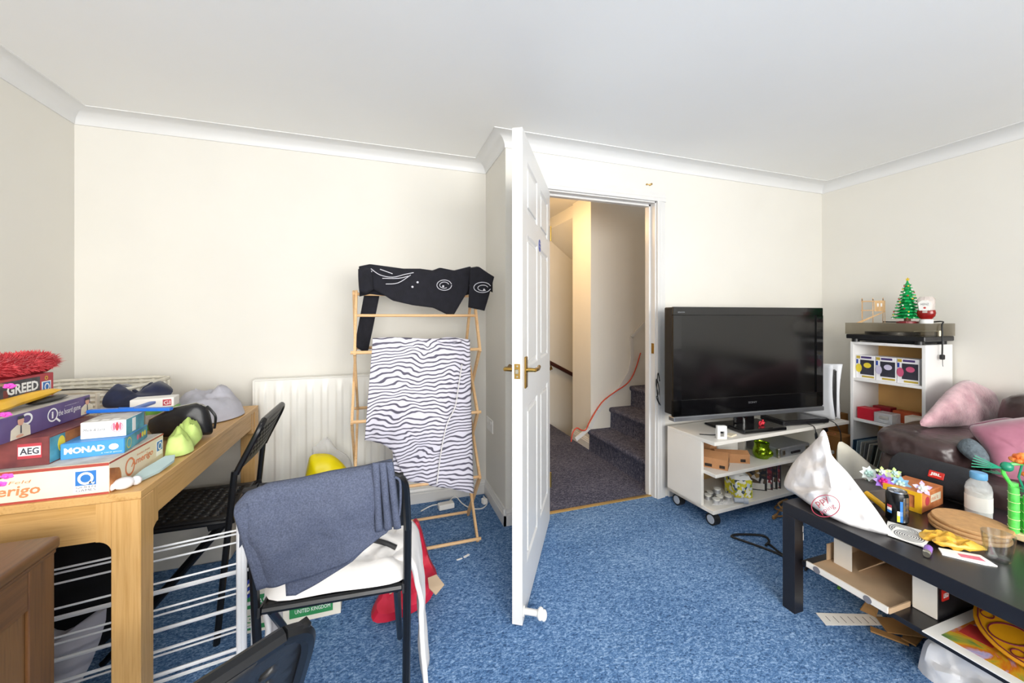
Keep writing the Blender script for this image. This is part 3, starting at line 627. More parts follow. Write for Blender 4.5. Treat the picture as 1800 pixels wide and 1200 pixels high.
so_=O('mint_insole',B().prism([V((-.694,1.425,TZ+.004)),V((-.672,1.43,TZ+.003)),V((-.650,1.50,TZ+.004)),V((-.640,1.57,TZ+.012)),V((-.650,1.60,TZ+.02)),V((-.672,1.59,TZ+.022)),V((-.690,1.50,TZ+.014))],(0,0,.007)),'foam_mint',label='pale mint shoe insole on the table edge beside the cream game box',cat='insole')
O('white_bow',B().ball((0,0,.016),.02,12,(1.2,1.2,.8)).ball((-.026,-.014,.012),.013,10,(1.3,.7,.8)).ball((.02,.018,.014),.013,10),'satin_white',label='small crumpled white satin bow on the corner of the oak table',cat='bow',loc=(-.690,1.405,TZ))
# ------------------------------------------------------------------ dark wooden cabinet
Mwood('walnut_z','4a2f1c','6b4727','z',5,.38,c3='5b3a20');Mwood('walnut_y','4a2f1c','6d492a','y',5,.38,c3='5b3a20');Mwood('walnut_d','523520','7b5733','z',8,.38,c3='6b4828')
cx0,cx1,cy0,cy1=-1.40,-.735,.45,1.235
cb=T('wooden_cabinet','dark walnut cabinet with a moulded top standing before the oak table','cabinet',((cx0+cx1)/2,(cy0+cy1)/2,0))
W('body',B().box(cx0,cx1-.012,cy0,cy1-.006,0,SBZ-.034),'walnut_z',cb)
W('top',B().box(cx0-.01,cx1+.008,cy0-.01,cy1+.006,SBZ-.03,SBZ,.009,3).box(cx0-.004,cx1+.002,cy0-.004,cy1,SBZ-.04,SBZ-.028,.003),'walnut_y',cb)
W('side_stile',B().box(cx1-.014,cx1,cy1-.075,cy1-.003,0,SBZ-.037,.002),'walnut_z',cb)
W('side_stile',B().box(cx1-.014,cx1,cy0,cy0+.07,0,SBZ-.037,.002),'walnut_z',cb)
W('side_rail',B().box(cx1-.0135,cx1-.0005,cy0+.07,cy1-.076,SBZ-.125,SBZ-.037,.002),'walnut_y',cb)
W('side_panel',B().box(cx1-.0125,cx1-.006,cy0+.07,cy1-.076,0,SBZ-.126,.002),'walnut_d',cb)
# ------------------------------------------------------------------ folding chairs
M('steel_black','16171a',.35,.3,var=.05);M('chair_plastic','19191b',.45,var=.1,bump=.1,bs=300)
def perforated(fn,w_,h_,nx,ny,hole,th):
    """slab with real rounded-slot holes; fn maps (u,v) in metres to 3D point of the mid-surface"""
    bb=B();cw,ch=w_/nx,h_/ny
    for i in range(nx):
        for j in range(ny):
            cx_,cy_=(i+.5)*cw-w_/2,(j+.5)*ch-h_/2;sh=(.0 if j%2 else 0)
            edge=i in (0,nx-1) or j in (0,ny-1)
            o_=[(cx_-cw/2,cy_-ch/2),(cx_,cy_-ch/2),(cx_+cw/2,cy_-ch/2),(cx_+cw/2,cy_),(cx_+cw/2,cy_+ch/2),(cx_,cy_+ch/2),(cx_-cw/2,cy_+ch/2),(cx_-cw/2,cy_)]
            if edge: bb.b.faces.new([bb.b.verts.new(V(fn(*p))) for p in o_]);continue
            hx,hy_=hole;i_=[(cx_+hx*a,cy_+hy_*b_) for a,b_ in ((-.8,-.8),(0,-1),(.8,-.8),(1,0),(.8,.8),(0,1),(-.8,.8),(-1,0))]
            ov=[bb.b.verts.new(V(fn(*p))) for p in o_];iv=[bb.b.verts.new(V(fn(*p))) for p in i_]
            for k in range(8): bb.b.faces.new((ov[k],ov[(k+1)%8],iv[(k+1)%8],iv[k]))
    bmesh.ops.remove_doubles(bb.b,verts=bb.b.verts,dist=1e-5);return bb
def make_chair(label):
    t_=T('folding_chair',label,'chair',group='black folding chairs')
    W2=.185
    O('seat',perforated(lambda u,v:(u,v,0.463-.006*math.cos(u*8)+ (.010*((v+.19)/.38)**6)),.345,.37,12,11,(.0095,.0055),.01),'chair_plastic',t_,solid=.009,loc=(0,0,0))
    O('seat_frame',B().tube([(-.178,-.19,.455),(-.178,.16,.455),(-.165,.185,.455),(.165,.185,.455),(.178,.16,.455),(.178,-.19,.455)],.010,8).tube([(-.178,-.188,.456),(.178,-.188,.456)],.011,8),'steel_black',t_,loc=(0,0,0))
    top=.825
    def post(s): return [(s*.19,-.15,.0),(s*.195,-.205,.60),(s*.195,-.215,.64),(s*.192,-.262,.74),(s*.188,-.285,top-.035),(s*.175,-.293,top-.012),(s*.15,-.296,top)]
    for s in (-1,1): O('rear_leg',B().tube(smooth_path(post(s),4),.0115,8),'steel_black',t_,loc=(0,0,0))
    O('top_rail',B().tube([(-.15,-.296,top),(.15,-.296,top)],.0115,8),'steel_black',t_,loc=(0,0,0))
    def bf(u,v):
        q=(v+.085)/.17;return (u,-.222-.075*q-.008*math.cos(u*9),.655+.17*q)
    O('backrest',perforated(bf,.37,.17,11,7,(.011,.008),.01),'chair_plastic',t_,solid=.012,loc=(0,0,0))
    for s in (-1,1): O('front_leg',B().tube([(s*.165,-.17,.44),(s*.165,.19,.012),(s*.165,.20,0.004)],.0105,8),'steel_black',t_,loc=(0,0,0))
    for s in (-1,1): O('bracket',B().bar((s*.183,-.205,.46),(s*.183,-.12,.44),.006,.024),'steel_black',t_,loc=(0,0,0))
    return t_
ch=make_chair('black perforated folding chair pushed under the right side of the oak table')
ch.location=(-.735,1.945,0);ch.rotation_euler=(0,0,math.radians(90));WM[ch.name]=Matrix.Translation(ch.location)@Matrix.Rotation(PI/2,4,'Z')
c2=copy_tree(ch,(-.105,1.375,0),math.radians(-4),'black folding chair carrying grey shorts and white trousers')
c3=copy_tree(ch,(-.42,.715,0),math.radians(38),'empty black folding chair beside the dark wooden cabinet')
# grey shorts over the back of the middle chair
M('jersey_grey','40465a',.9,var=.10,vs=300,bump=.5,bs=14,bd=.03,c2='555c70')
pc=V((-.10,1.062,.8));pn=V((.0,-1,0))
top=[(412,904),(430,884),(470,868),(530,858),(580,846),(640,836),(672,828),(690,824)]
bot=[(452,1036),(475,1030),(500,1022),(545,1010),(600,990),(655,952),(680,938),(692,920)]
sh=O('grey_shorts',sheet(top,bot,pc,pn,60,44,.016,9,4,over=.035,bulge=.012,pleat=.007,npl=2.6),'jersey_grey',label='dark grey jersey shorts hanging over the back of the folding chair',cat='shorts',solid=.005,smooth=60)
b2=[(503,1046),(520,1046),(560,1024),(620,985),(655,952)]
W('rear_leg_panel',sheet([(500,1000),(545,995),(580,985),(620,965),(650,945)],b2,pc+V((0,.02,0)),pn,16,8,.006,11,9),'jersey_grey',sh,solid=.005,smooth=60)
wb=[sheet([(a,813-(a-658)*.06) for a in (x,x+6,x+11)],[(a+22-(690-x)*.35,933-(a-655)*.2) for a in (x-4,x+2,x+7)],pc+V((0,-.008,0)),pn,5,18,.003,30,x,bulge=.012) for x in (655,667,679)]
for q in wb: W('waistband',q,'jersey_grey',sh,solid=.006,smooth=60)
hm=sheet([(412,906),(424,892),(434,884)],[(452,1036),(463,1033),(474,1030)],pc+V((0,-.006,0)),pn,6,16,.004,20,2)
W('hem',hm,'jersey_grey',sh,solid=.006,smooth=60)
W('drawstring',B().tube(smooth_path([gp(694,838,pc+V((0,-.02,0)),pn),gp(703,846,pc+V((0,-.02,0)),pn),gp(704,880,pc+V((0,-.02,0)),pn),gp(702,905,pc+V((0,-.015,0)),pn)]),.003,6),'jersey_grey',sh)
# white trousers thrown over the seat
M('cotton_white','e3e0de',.85,var=.05,vs=9,bump=.25,bs=35,bd=.008)
lc=WM[c2.name]
pt=lambda x,y,z:lc@V((x,y,z))
tr=O('white_trousers',B().pillow([pt(*p) for p in ((-.17,-.17,.470),(0,-.185,.470),(.17,-.185,.470),(.205,-.1,.470),(.205,.08,.470),(.17,.175,.470),(0,.17,.470),(-.15,.15,.470),(-.20,0,.470))],(0,0,1),.05,.002,12,.035,13,3,.5,5),'cotton_white',label='white trousers thrown over the seat of the folding chair',cat='trousers',smooth=60)
def strip(pts,wd,sd,th=.012,amp=.006,seed=0):
    P=smooth_path(pts,6);sd=V(sd)
    def fn(u,v):
        x=v*(len(P)-1);i=min(int(x),len(P)-2);p=P[i].lerp(P[i+1],x-i);w_=wd[0]+(wd[1]-wd[0])*v
        q=p+sd*((u-.5)*w_);return q+V((1,.3,0))*(noise.noise(q*16+V((seed,0,0)))*amp)+V((math.sin(u*9+seed)*.006*v,0,0))
    return B().grid(fn,12,30)
W('trouser_leg',strip([pt(.15,.0,.49),pt(.205,.0,.483),pt(.232,.0,.40),pt(.24,.01,.28),pt(.245,.02,.14),pt(.255,.02,.02)],(.24,.20),(.12,1,0),seed=2),'cotton_white',tr,solid=.014,smooth=60)
W('trouser_leg',strip([pt(-.13,.05,.49),pt(-.2,.05,.483),pt(-.222,.05,.40),pt(-.226,.06,.27),pt(-.23,.06,.13)],(.18,.12),(.1,1,0),seed=7),'cotton_white',tr,solid=.014,smooth=60)
O('black_belt',B().tube(smooth_path([pt(.03,-.06,.532),pt(.07,-.05,.532),pt(.12,-.065,.524),pt(.16,-.08,.51)]),.008,8),'leather_black',label='rolled black strap lying on the white trousers',cat='strap')
# produce crate under the chair
M('card_green','2d8a50',.6,var=.05);M('card_print','e6e0d2',.7,var=.05);M('ink_red','c23a36',.6)
M('card_brown','b98a58',.8,var=.08,vs=20)
cr=T('produce_crate','white and green printed produce crate on the carpet behind the folding chair','crate',(-.32,1.93,0))
x0,x1,y0,y1,hh=-.50,-.155,1.775,2.06,.165
W('front_wall',B().box(x0,x1,y0,y0+.005,0,hh),'card_print',cr);W('rear_wall',B().box(x0,x1,y1-.005,y1,0,hh),'card_print',cr)
W('end_wall',B().box(x0,x0+.005,y0+.005,y1-.005,0,hh),'card_print',cr);W('end_wall',B().box(x1-.005,x1,y0+.005,y1-.005,0,hh),'card_print',cr);W('bottom',B().box(x0+.005,x1-.005,y0+.005,y1-.005,0,.004),'card_brown',cr)
fr=lambda a,z_:(a,y0,z_)
for (a,c,z0,z1_) in ((x0+.005,-.42,.095,.145),(x0+.005,-.42,.012,.03),(-.345,-.185,.02,.115)): flat([fr(a,z0),fr(c,z0),fr(c,z1_),fr(a,z1_)],(0,-1,0),'card_green',cr,world=True)
for s_,a,z_,w_,h_,m_ in (('CLASS',-.475,.108,.055,.022,'print_white'),('3',-.49,.04,.02,.03,'card_green'),('FROM',-.46,.072,.04,.01,'ink_red'),('LETTUCE',-.46,.055,.045,.01,'ink_red'),('PRODUCE OF',-.325,.060,.12,.017,'print_white'),('UNITED KINGDOM',-.325,.036,.13,.016,'print_white')):
    text(s_,(a,y0,z_),X3,Z3,w_,h_,m_,cr,world=True,lift=.0015)
# red crumpled carton
M('carton_red','b8142c',.45,var=.15,vs=10,bump=.15,bs=30,bd=.01,c2='d02545');M('carton_inside','c9b195',.8,var=.08)
rc=O('red_carton',B().pillow([V((-0.009,1.648,0.014)),V((0.107,1.654,0.012)),V((0.205,1.700,0.024)),V((0.247,1.786,0.066)),V((0.217,1.855,0.120)),V((0.180,1.936,0.246)),V((0.144,1.942,0.240)),V((0.083,1.850,0.132)),V((0.003,1.746,0.072)),V((-0.033,1.688,0.036))],(.1,-.6,.8),.04,.025,8,.035,14,4,.35,3),'carton_red',label='torn crumpled red carton on the carpet beside the folding chair',cat='carton',smooth=20)
W('torn_flap',B().prism([gz(752,1016,.12),gz(767,1010,.12),gz(781,1028,.11),gz(766,1046,.10),gz(754,1034,.11)],(.0,-.003,.004)),'carton_inside',rc,smooth=0)
W('fold',B().bar((.02,1.70,.075),(.18,1.76,.12),.005,.006).bar((.05,1.665,.045),(.19,1.71,.06),.005,.006),'carton_inside',rc)
text('Salad',gp(730,1005,(.13,1.80,.12),(.1,-.6,.8))+V((.0,-.035,.035)),(.3,.6,.5),(-.2,.5,.7),.05,.012,'print_yellow',rc,world=True)
# ------------------------------------------------------------------ folded metal clothes airer standing on edge under the table
M('enamel_white','ecedef',.3,var=.02);M('cap_blue','2440a8',.45)
A0,A1=V((-1.36,1.435,0)),V((-.462,1.585,0));ad=(A1-A0).normalized();an=V((-ad.y,ad.x,0))
wa=T('folded_clothes_airer','folded white wire clothes airer standing on edge behind the table leg','clothes airer',(A0+A1)/2)
def aw(s,n_,z_): return A0+ad*s+an*n_+V((0,0,z_))
AL=(A1-A0).length
def vb(s,n_,z0,z1_,r): return B().cyl(aw(s,n_,z0),aw(s,n_,z1_),r,10)
W('frame_tube',vb(AL,0,.0,.535,.009),'enamel_white',wa);W('frame_tube',vb(0,0,.0,.535,.009),'enamel_white',wa)
W('frame_tube',vb(AL-.004,.055,.0,.50,.008),'enamel_white',wa);W('frame_tube',vb(AL+.035,.06,.02,.46,.008),'enamel_white',wa)
W('frame_tube',vb(AL+.012,.0,.03,.50,.011),'enamel_white',wa)
zs=[.50,.475,.432,.385,.345,.325,.30,.265,.20,.165,.15,.115,.09,.05,.025]
for i,z_ in enumerate(zs):
    n_=(0,.028,.055)[i%3];r=.006 if i in (5,8,12) else .0032
    W('wire',B().cyl(aw(0,n_,z_-.004),aw(AL+(.035 if n_>.05 else 0),n_,z_),r,6),'enamel_white',wa)
for s,n_,z_ in ((AL,0,.535),(AL+.035,.06,.462),(AL+.035,.06,.285),(AL+.035,.06,.26),(AL+.035,.06,.235),(AL+.03,.02,.03)):
    W('end_cap',B().cyl(aw(s,n_,z_),aw(s,n_,z_+.02),.011,10),'cap_blue',wa)
for z_ in (.285,.26,.235): W('hook',B().cyl(aw(AL,.02,z_),aw(AL+.045,.06,z_+.006),.006,8),'cap_blue',wa)
# things stored under the table
M('cloth_black','101013',.9,var=.3,vs=14);M('cloth_pale','b3b2bb',.85,var=.1,vs=12)
heap('black_rucksack','black rucksack on the carpet under the oak table','bag',[(-1.35,1.9,.01),(-.98,1.88,.01),(-.93,1.92,.2),(-.96,1.95,.40),(-1.08,1.98,.50),(-1.28,1.98,.48),(-1.38,1.95,.3)],(0,-1,.1),.12,.12,'cloth_black',.03,9,4,.5)
heap('grey_bag','pale grey cloth bag slumped under the oak table by the cabinet','bag',[(-1.25,1.60,.01),(-1.0,1.58,.01),(-.9,1.62,.08),(-.86,1.66,.27),(-.97,1.66,.22),(-1.05,1.64,.30),(-1.2,1.62,.33)],(0,-1,.2),.05,.05,'cloth_pale',.03,10,6,.5)
M('shelf_grey','d8d4cc',.6)
O('storage_box',B().box(-1.05,-.72,2.34,2.56,0,.30,.006),'shelf_grey',label='low pale storage box against the wall under the oak table',cat='box')
# ------------------------------------------------------------------ radiator
M('radiator_enamel','e9e7e0',.38,var=.02,vs=5)
rx0,rx1,rz0,rz1,ry=-.678,.105,.16,.875,2.565
rd=T('radiator','white panel radiator mounted on the wall behind the oak table','radiator',((rx0+rx1)/2,2.61,rz0))
def rf(u,v):
    x=rx0+.008+(rx1-rx0-.016)*u;z_=rz0+(rz1-rz0)*v
    k=math.sin(u*9.5*2*PI-1.2);d_=.009*max(-.2,min(1,k*2.2))*min(1,max(0,min((v-.06)/.03,(.94-v)/.03)))
    return (x,ry-.004-d_,z_)
W('panel',B().grid(rf,152,24),'radiator_enamel',rd,smooth=50)
W('back_panel',B().box(rx0+.004,rx1-.004,ry,ry+.06,rz0,rz1-.004),'radiator_enamel',rd)
W('side_cover',B().box(rx0-.004,rx0+.008,ry-.012,ry+.062,rz0+.01,rz1+.004,.003),'radiator_enamel',rd);W('side_cover',B().box(rx1-.008,rx1+.004,ry-.012,ry+.062,rz0+.01,rz1+.004,.003),'radiator_enamel',rd)
W('top_grille',B().box(rx0+.006,rx1-.006,ry-.01,ry+.06,rz1-.002,rz1+.006,.003),'radiator_enamel',rd)
W('valve',B().cyl((rx0-.03,ry+.02,.0),(rx0-.03,ry+.02,rz0+.05),.008,10).cyl((rx0-.03,ry+.02,rz0+.03),(rx0+.01,ry+.02,rz0+.03),.010,10).cyl((rx0-.03,ry+.02,rz0+.05),(rx0-.03,ry+.02,rz0+.11),.017,14),'plastic_white',rd)
# yellow carrier bag by the radiator
M('bag_yellow','ead600',.45,var=.06,bump=.2,bs=25,bd=.01);Mfilm('bag_clear','f2f2f4',.30,.25);M('bag_red','d0342a',.45)
Yb=2.30
yb=heap('yellow_carrier_bag','yellow plastic carrier bag standing in front of the radiator','bag',[gy(534,860,Yb),gy(541,815,Yb),gy(546,801,Yb),gy(560,797,Yb),gy(582,799,Yb),gy(600,812,Yb),gy(613,830,Yb),gy(618,858,Yb),gy(622,905,Yb),gy(580,925,Yb),gy(540,918,Yb)],(0,-1,.1),.07,.06,'bag_yellow',.02,10,5,.5)
W('red_print',B().prism([gy(545,846,Yb-.068),gy(565,842,Yb-.074),gy(595,837,Yb-.070),gy(596,860,Yb-.075),gy(548,866,Yb-.07)],(0,-.002,0)),'bag_red',yb,smooth=0)
heap('clear_plastic_bag','crumpled clear plastic bag behind the yellow carrier bag','bag',[gy(548,800,2.42),gy(556,782,2.42),(gy(575,768,2.42)),gy(592,788,2.42),gy(612,802,2.42),gy(622,830,2.42),gy(618,880,2.42),gy(560,900,2.42)],(0,-1,.2),.05,.05,'bag_clear',.03,14,2,.5)
# extension lead along the skirting
O('extension_lead',B().rbox((.405,2.52,.02),(.10,.05,.034),.1,.004),'plastic_white',label='small white extension block at the skirting behind the wooden airer',cat='extension lead')
O('white_cable',B().tube(smooth_path([gz(740,898,.006),gz(760,888,.006),gz(785,884,.01),gz(800,872,.015),gz(812,884,.006),gz(828,893,.006),gz(848,893,.006),gz(857,882,.006),gz(850,872,.006)]),.004,6),'plastic_white',label='white cable looped on the carpet by the skirting',cat='cable')
O('white_plug',B().rbox((.655,2.50,.02),(.03,.035,.036),.3,.004),'plastic_white',label='white plug lying on the carpet beside the extension cable',cat='plug')
O('paper_scrap',B().rbox((.425,1.985,.002),(.035,.012,.003),.5).rbox((.385,1.97,.002),(.03,.008,.003),.2),'paper_white',label='torn white paper scrap on the carpet before the wooden airer',cat='scrap')
# ------------------------------------------------------------------ wooden folding clothes airer
Mwood('beech','c89a6a','deb888','z',8,.55,c3='d4a878');Mwood('beech_x','c89a6a','deb888','x',8,.55,c3='d4a878')
ax0,ax1,ay=-.125,.515,2.24
ca=T('wooden_clothes_airer','wooden folding clothes airer draped with washing beside the radiator','clothes airer',((ax0+ax1)/2,ay,0))
wd_=.155;zz_=[0,.36,.715,1.065,1.36];sw,stt=.024,.012
for x in (ax0,ax1):
    for s in (-1,1):
        W('leg',B().bar((x+s*.006,ay+s*wd_,0.004),(x+s*.006,ay-s*wd_,zz_[1]),stt,sw,up=(0,-s*1,0)),'beech',ca)
        W('slat',B().bar((x-s*.006,ay+s*wd_,zz_[1]-.012),(x-s*.006,ay-s*wd_,zz_[2]),stt,sw,up=(0,-s*1,0)),'beech',ca)
        W('slat',B().bar((x+s*.006,ay+s*wd_,zz_[2]-.012),(x+s*.006,ay-s*wd_,zz_[3]),stt,sw,up=(0,-s*1,0)),'beech',ca)
        W('slat',B().bar((x-s*.007,ay+s*wd_,zz_[3]-.02),(x-s*.007,ay,zz_[4]+.015),stt,sw,up=(0,-s*1,0)),'beech',ca)
for z_ in (.02,.36,.715,1.06):
    for s in (-1,1): W('rail',B().cyl((ax0-.012,ay+s*wd_,z_),(ax1+.012,ay+s*wd_,z_),.0085,8),'beech_x',ca)
W('rail',B().cyl((ax0-.012,ay,zz_[4]),(ax1+.012,ay,zz_[4]),.0085,8),'beech_x',ca)
W('rail',B().cyl((ax0,ay-.062,1.245),(ax1,ay-.062,1.245),.0075,8),'beech_x',ca)
# black sweater with a white star print over the top rail
M('knit_black','17171f',.95,var=.25,vs=30,bump=.4,bs=260,bd=.003);M('knit_print','c9c8cf',.9)
ps=V((.2,ay-.055,1.3));pn2=V((0,-1,0))
top=[(631,474),(650,470),(680,474),(710,478),(740,478),(762,481),(775,476),(800,481),(828,474)]
bot=[(636,512),(652,506),(668,514),(690,528),(725,536),(762,541),(780,550),(795,557),(822,512)]
sw_=O('black_sweater',sheet(top,bot,ps,pn2,50,20,.007,14,2,over=.05,bulge=.012),'knit_black',label='black knitted sweater with white star print over the top of the wooden airer',cat='sweater',solid=.008,smooth=60)
W('sleeve',sheet([(826,474),(842,471),(858,482),(868,488)],[(823,540),(832,542),(842,544),(851,546)],ps+V((0,-.012,0)),pn2,14,14,.006,18,6,over=.03,bulge=.01),'knit_black',sw_,solid=.010,smooth=60)
W('sleeve',sheet([(644,500),(656,502),(668,512)],[(624,608),(636,616),(646,619)],ps+V((0,.12,0)),pn2,12,20,.006,14,3,bulge=.012),'knit_black',sw_,solid=.012,smooth=60)
W('sleeve_cuff',sheet([(630,473),(642,471),(652,472)],[(632,512),(644,516),(656,508)],ps+V((0,-.02,0)),pn2,10,10,.004,14,3,bulge=.016),'knit_black',sw_,solid=.010,smooth=60)
def pxcurve(L,dy,r=.0022): return B().tube(smooth_path([gp(a,c,ps+V((0,dy,0)),pn2) for a,c in L],4),r,5)
def oval(cx_,cy_,a,b_,t0=0,t1=6.1,n=10): return [(cx_+a*math.cos(t0+(t1-t0)*k/n),cy_+b_*math.sin(t0+(t1-t0)*k/n)) for k in range(n+1)]
for L,dy in ((oval(781,501,13,9),-.021),(oval(781,501,8,5.5,1,6),-.023),(oval(848,505,15,9,.3,6),-.033),(oval(849,506,9,5,1,6),-.033),([(652,472),(668,483),(690,487),(712,482),(727,479)],-.026),([(672,489),(700,489),(718,485)],-.028),([(678,499),(700,497),(722,483)],-.028),([(668,473),(690,481)],-.026)):
    W('star_print',pxcurve(L,dy),'knit_print',sw_)
for cx_,cy_,dy in ((779,503,-.022),(725,504,-.026),(734,496,-.026),(851,509,-.035),(652,477,-.024)): W('star_print',B().ball(gp(cx_,cy_,ps+V((0,dy,0)),pn2),.006,8,(1,.4,1)),'knit_print',sw_)
# zebra-striped skirt
Mzebra('zebra_cloth','dedbe6','5a5766')
pz=V((.2,ay-wd_-.012,.9))
top=[(655,600),(690,598),(720,599),(750,601),(775,600),(800,598),(826,602)]
bot=[(641,774),(668,778),(690,792),(712,842),(745,852),(790,858),(832,866)]
zk=O('zebra_skirt',sheet(top,bot,pz,pn2,70,46,.012,7,3,over=.03,bulge=.012,pleat=.006,npl=5),'zebra_cloth',label='grey and white zebra-striped cloth hanging on the wooden airer',cat='cloth',solid=.003,smooth=60)
W('folded_edge',sheet([(690,790),(705,800),(716,806)],[(692,834),(700,838),(710,842)],pz+V((0,.02,0)),pn2,8,8,.006,20,4),'zebra_cloth',zk,solid=.003,smooth=60)
W('ruffle',B().pillow([gp(a,c,pz+V((0,-.01,0)),pn2) for a,c in ((768,600),(775,594),(790,592),(806,595),(812,601),(790,604))],pn2,.02,.02,5,.02,40,2),'zebra_cloth',zk,smooth=60)
W('tie',B().tube(smooth_path([gp(a,c,pz+V((0,-.03,0)),pn2) for a,c in ((812,640),(806,680),(800,715),(786,745),(776,790),(768,850))]),.003,6),'cotton_white',zk)
# ================================================================== right side: television, shelf, sofa
M('laminate_white','e4e0d8',.4,var=.02,vs=6);M('caster_grey','aab0ba',.4,var=.05);M('hardboard','b08d58',.7,var=.06,vs=8)
ST=.51
tv=T('tv_trolley','white television trolley with open shelves on casters','tv stand',(2.425,1.985,0),math.radians(3))
# local frame: x along the front, y to the wall; left front tip of the boards at (-.615,-.205)
x0,x1,y0,y1=-.60,.62,-.195,.175
O('top_board',B().box(x0,x1+.06,y0,y1,ST-.022,ST,.0015),'laminate_white',tv,loc=(0,0,0))
O('side_panel',B().box(x0,x0+.02,y0+.095,y1,.085,ST-.0222,.001),'laminate_white',tv,loc=(0,0,0))
O('side_panel',B().box(x1-.09,x1-.07,y0+.095,y1,.085,ST-.0222,.001),'laminate_white',tv,loc=(0,0,0))
O('shelf',B().box(x0+.02,x1-.09,y0+.01,y1,.295,.315,.0015),'laminate_white',tv,loc=(0,0,0))
O('bottom_board',B().box(x0,x1-.03,y0+.01,y1,.085,.107,.0015),'laminate_white',tv,loc=(0,0,0))
O('divider',B().box(-.04,-.02,.05,y1-.002,.3152,ST-.0222,.001),'laminate_white',tv,loc=(0,0,0))
O('back_panel',B().box(x0+.02,x1-.09,y1-.006,y1-.001,.107,.295),'hardboard',tv,loc=(0,0,0))
for x in (x0+.05,x1-.10):
    for y in (y0+.055,y1-.05):
        k=O('caster',B().cyl((x-.02,y,.035),(x+.02,y,.035),.035,20).cyl((x,y,.035),(x,y,.085),.010,10).box(x-.012,x+.012,y-.02,y+.02,.06,.0855),'rubber_black',tv,loc=(0,0,0))
        O('hub',B().lathe([(0,-.0025),(.024,-.002),(.026,0),(.0,0)],(x-.0205,y,.035),18,'x'),'caster_grey',k);O('hub',B().lathe([(0,.0025),(.024,.002),(.026,0),(.0,0)],(x+.0205,y,.035),18,'x'),'caster_grey',k)
def TV(x,y,z): return WM[tv.name]@V((x,y,z))
# television
M('tv_gloss','0b0b0d',.12,var=.05,coat=.3);M('tv_screen','070708',.16,var=.02,spec=.6);M('tv_silver','9b9ea4',.3,.8,var=.05);M('tv_matte','141416',.5)
tl=T('television','large black flat television with a silver lower bar on the white trolley','television',(2.286,1.905,ST),math.radians(-4.2))
tw,zb,zt=.592,.094,.787
O('housing',B().box(-tw,tw,0,.075,zb+.03,zt,.006).box(-.45,.45,.07,.09,.2,.6,.008),'tv_matte',tl,loc=(0,0,0))
O('bezel',B().box(-tw-.002,tw+.002,-.018,0,zt-.05,zt+.002,.003).box(-tw-.002,-tw+.055,-.018,0,zb+.03,zt-.05).box(tw-.055,tw+.002,-.018,0,zb+.03,zt-.05).box(-tw-.002,tw+.002,-.018,0,zb+.03,zb+.12),'tv_gloss',tl,loc=(0,0,0))
O('screen',B().box(-tw+.055,tw-.055,-.010,.002,zb+.12,zt-.05),'tv_screen',tl,loc=(0,0,0))
O('lower_bar',B().box(-tw-.002,tw+.002,-.026,.03,zb-.006,zb+.022,.004),'tv_silver',tl,loc=(0,0,0))
O('glass_strip',B().box(-tw,tw,-.014,.0,zb+.022,zb+.032),'tv_gloss',tl,loc=(0,0,0))
O('stand',B().box(-.22,.22,.045,.16,.0,.014,.005).cyl((0,.06,.013),(0,.06,.2),.03,16).box(-.08,.08,.04,.065,.01,.17,.008),'tv_gloss',tl,loc=(0,0,0))
text('SONY',(-.035,-.018,zb+.075),X3,Z3,.07,.013,'tv_silver',tl,bold=.02);text('BRAVIA',(-tw+.03,-.018,zt-.035),X3,Z3,.05,.008,'tv_silver',tl)
O('tv_cables',B().tube(smooth_path([(1.80,2.19,.70),(1.79,2.18,.76),(1.765,2.17,.82),(1.76,2.17,.78),(1.77,2.165,.72),(1.755,2.16,.70),(1.775,2.165,.66),(1.80,2.175,.64)]),.003,6).tube(smooth_path([(1.80,2.185,.80),(1.775,2.17,.86),(1.757,2.16,.76),(1.768,2.16,.68),(1.79,2.17,.65)]),.003,6),'rubber_black',label='tangle of thin black cables on the wall beside the television',cat='cable')
# games console standing on the right end of the trolley
M('console_white','e3e5ea',.35,var=.02);M('console_black','0f1014',.25)
pc_=T('game_console','tall white and black games console standing at the end of the trolley','game console',TV(.60,-.03,ST),math.radians(6))
O('core',B().box(-.026,.026,-.12,.10,.012,.355,.01).box(-.04,.04,-.09,.07,0,.013,.006),'console_black',pc_,loc=(0,0,0))
for s in (-1,1):
    prof=[(s*(.030+.012*math.sin(PI*k/10)**1.0+.016*(k/10)**3),0,.01+.385*k/10) for k in range(11)]
    O('side_shell',B().grid(lambda u,v,s=s:(s*(.030+.006*math.sin(PI*v)+.016*v**3+.014*(1-u)**4*v),-.135+.25*u+.012*math.sin(PI*v)*(1-2*u),.008+.385*v-.02*u*v),8,14),'console_white',pc_,solid=.005,loc=(0,0,0),smooth=60)
# things on top of the trolley
M('disc_black','121214',.18,var=.05,coat=.2)
pk=T('slim_player','slim black disc player lying on the trolley in front of the television','disc player',TV(-.13,-.10,ST),math.radians(-3))
O('body',B().box(-.17,.17,-.075,.06,.003,.024,.004),'disc_black',pk,loc=(0,0,0));O('lid_panel',B().box(-.165,.06,-.07,.055,.024,.0275,.001),'disc_black',pk,loc=(0,0,0))
M('figure_red','d02a3a',.4)
O('red_trinket',B().tube([(.012*math.cos(a),0,.014+.012*math.sin(a)) for a in [k*PI/5 for k in range(10)]],.004,6,close=True).ball((.028,0,.012),.012,10).ball((.03,0,.028),.007,8).ball((.04,-.004,.016),.005,8),'figure_red',label='tiny red and white trinket on the slim black disc player',cat='trinket',loc=TV(-.11,-.115,ST+.0275),rz=.2)
pk2=T('black_media_box','wide flat black media box lying on the trolley by the console','media box',TV(.30,-.06,ST),math.radians(-6))
O('body',B().box(-.19,.19,-.10,.09,.004,.034,.006),'plastic_black',pk2,loc=(0,0,0));O('lid_panel',B().box(-.17,.12,-.09,.085,.034,.037,.001),'disc_black',pk2,loc=(0,0,0))
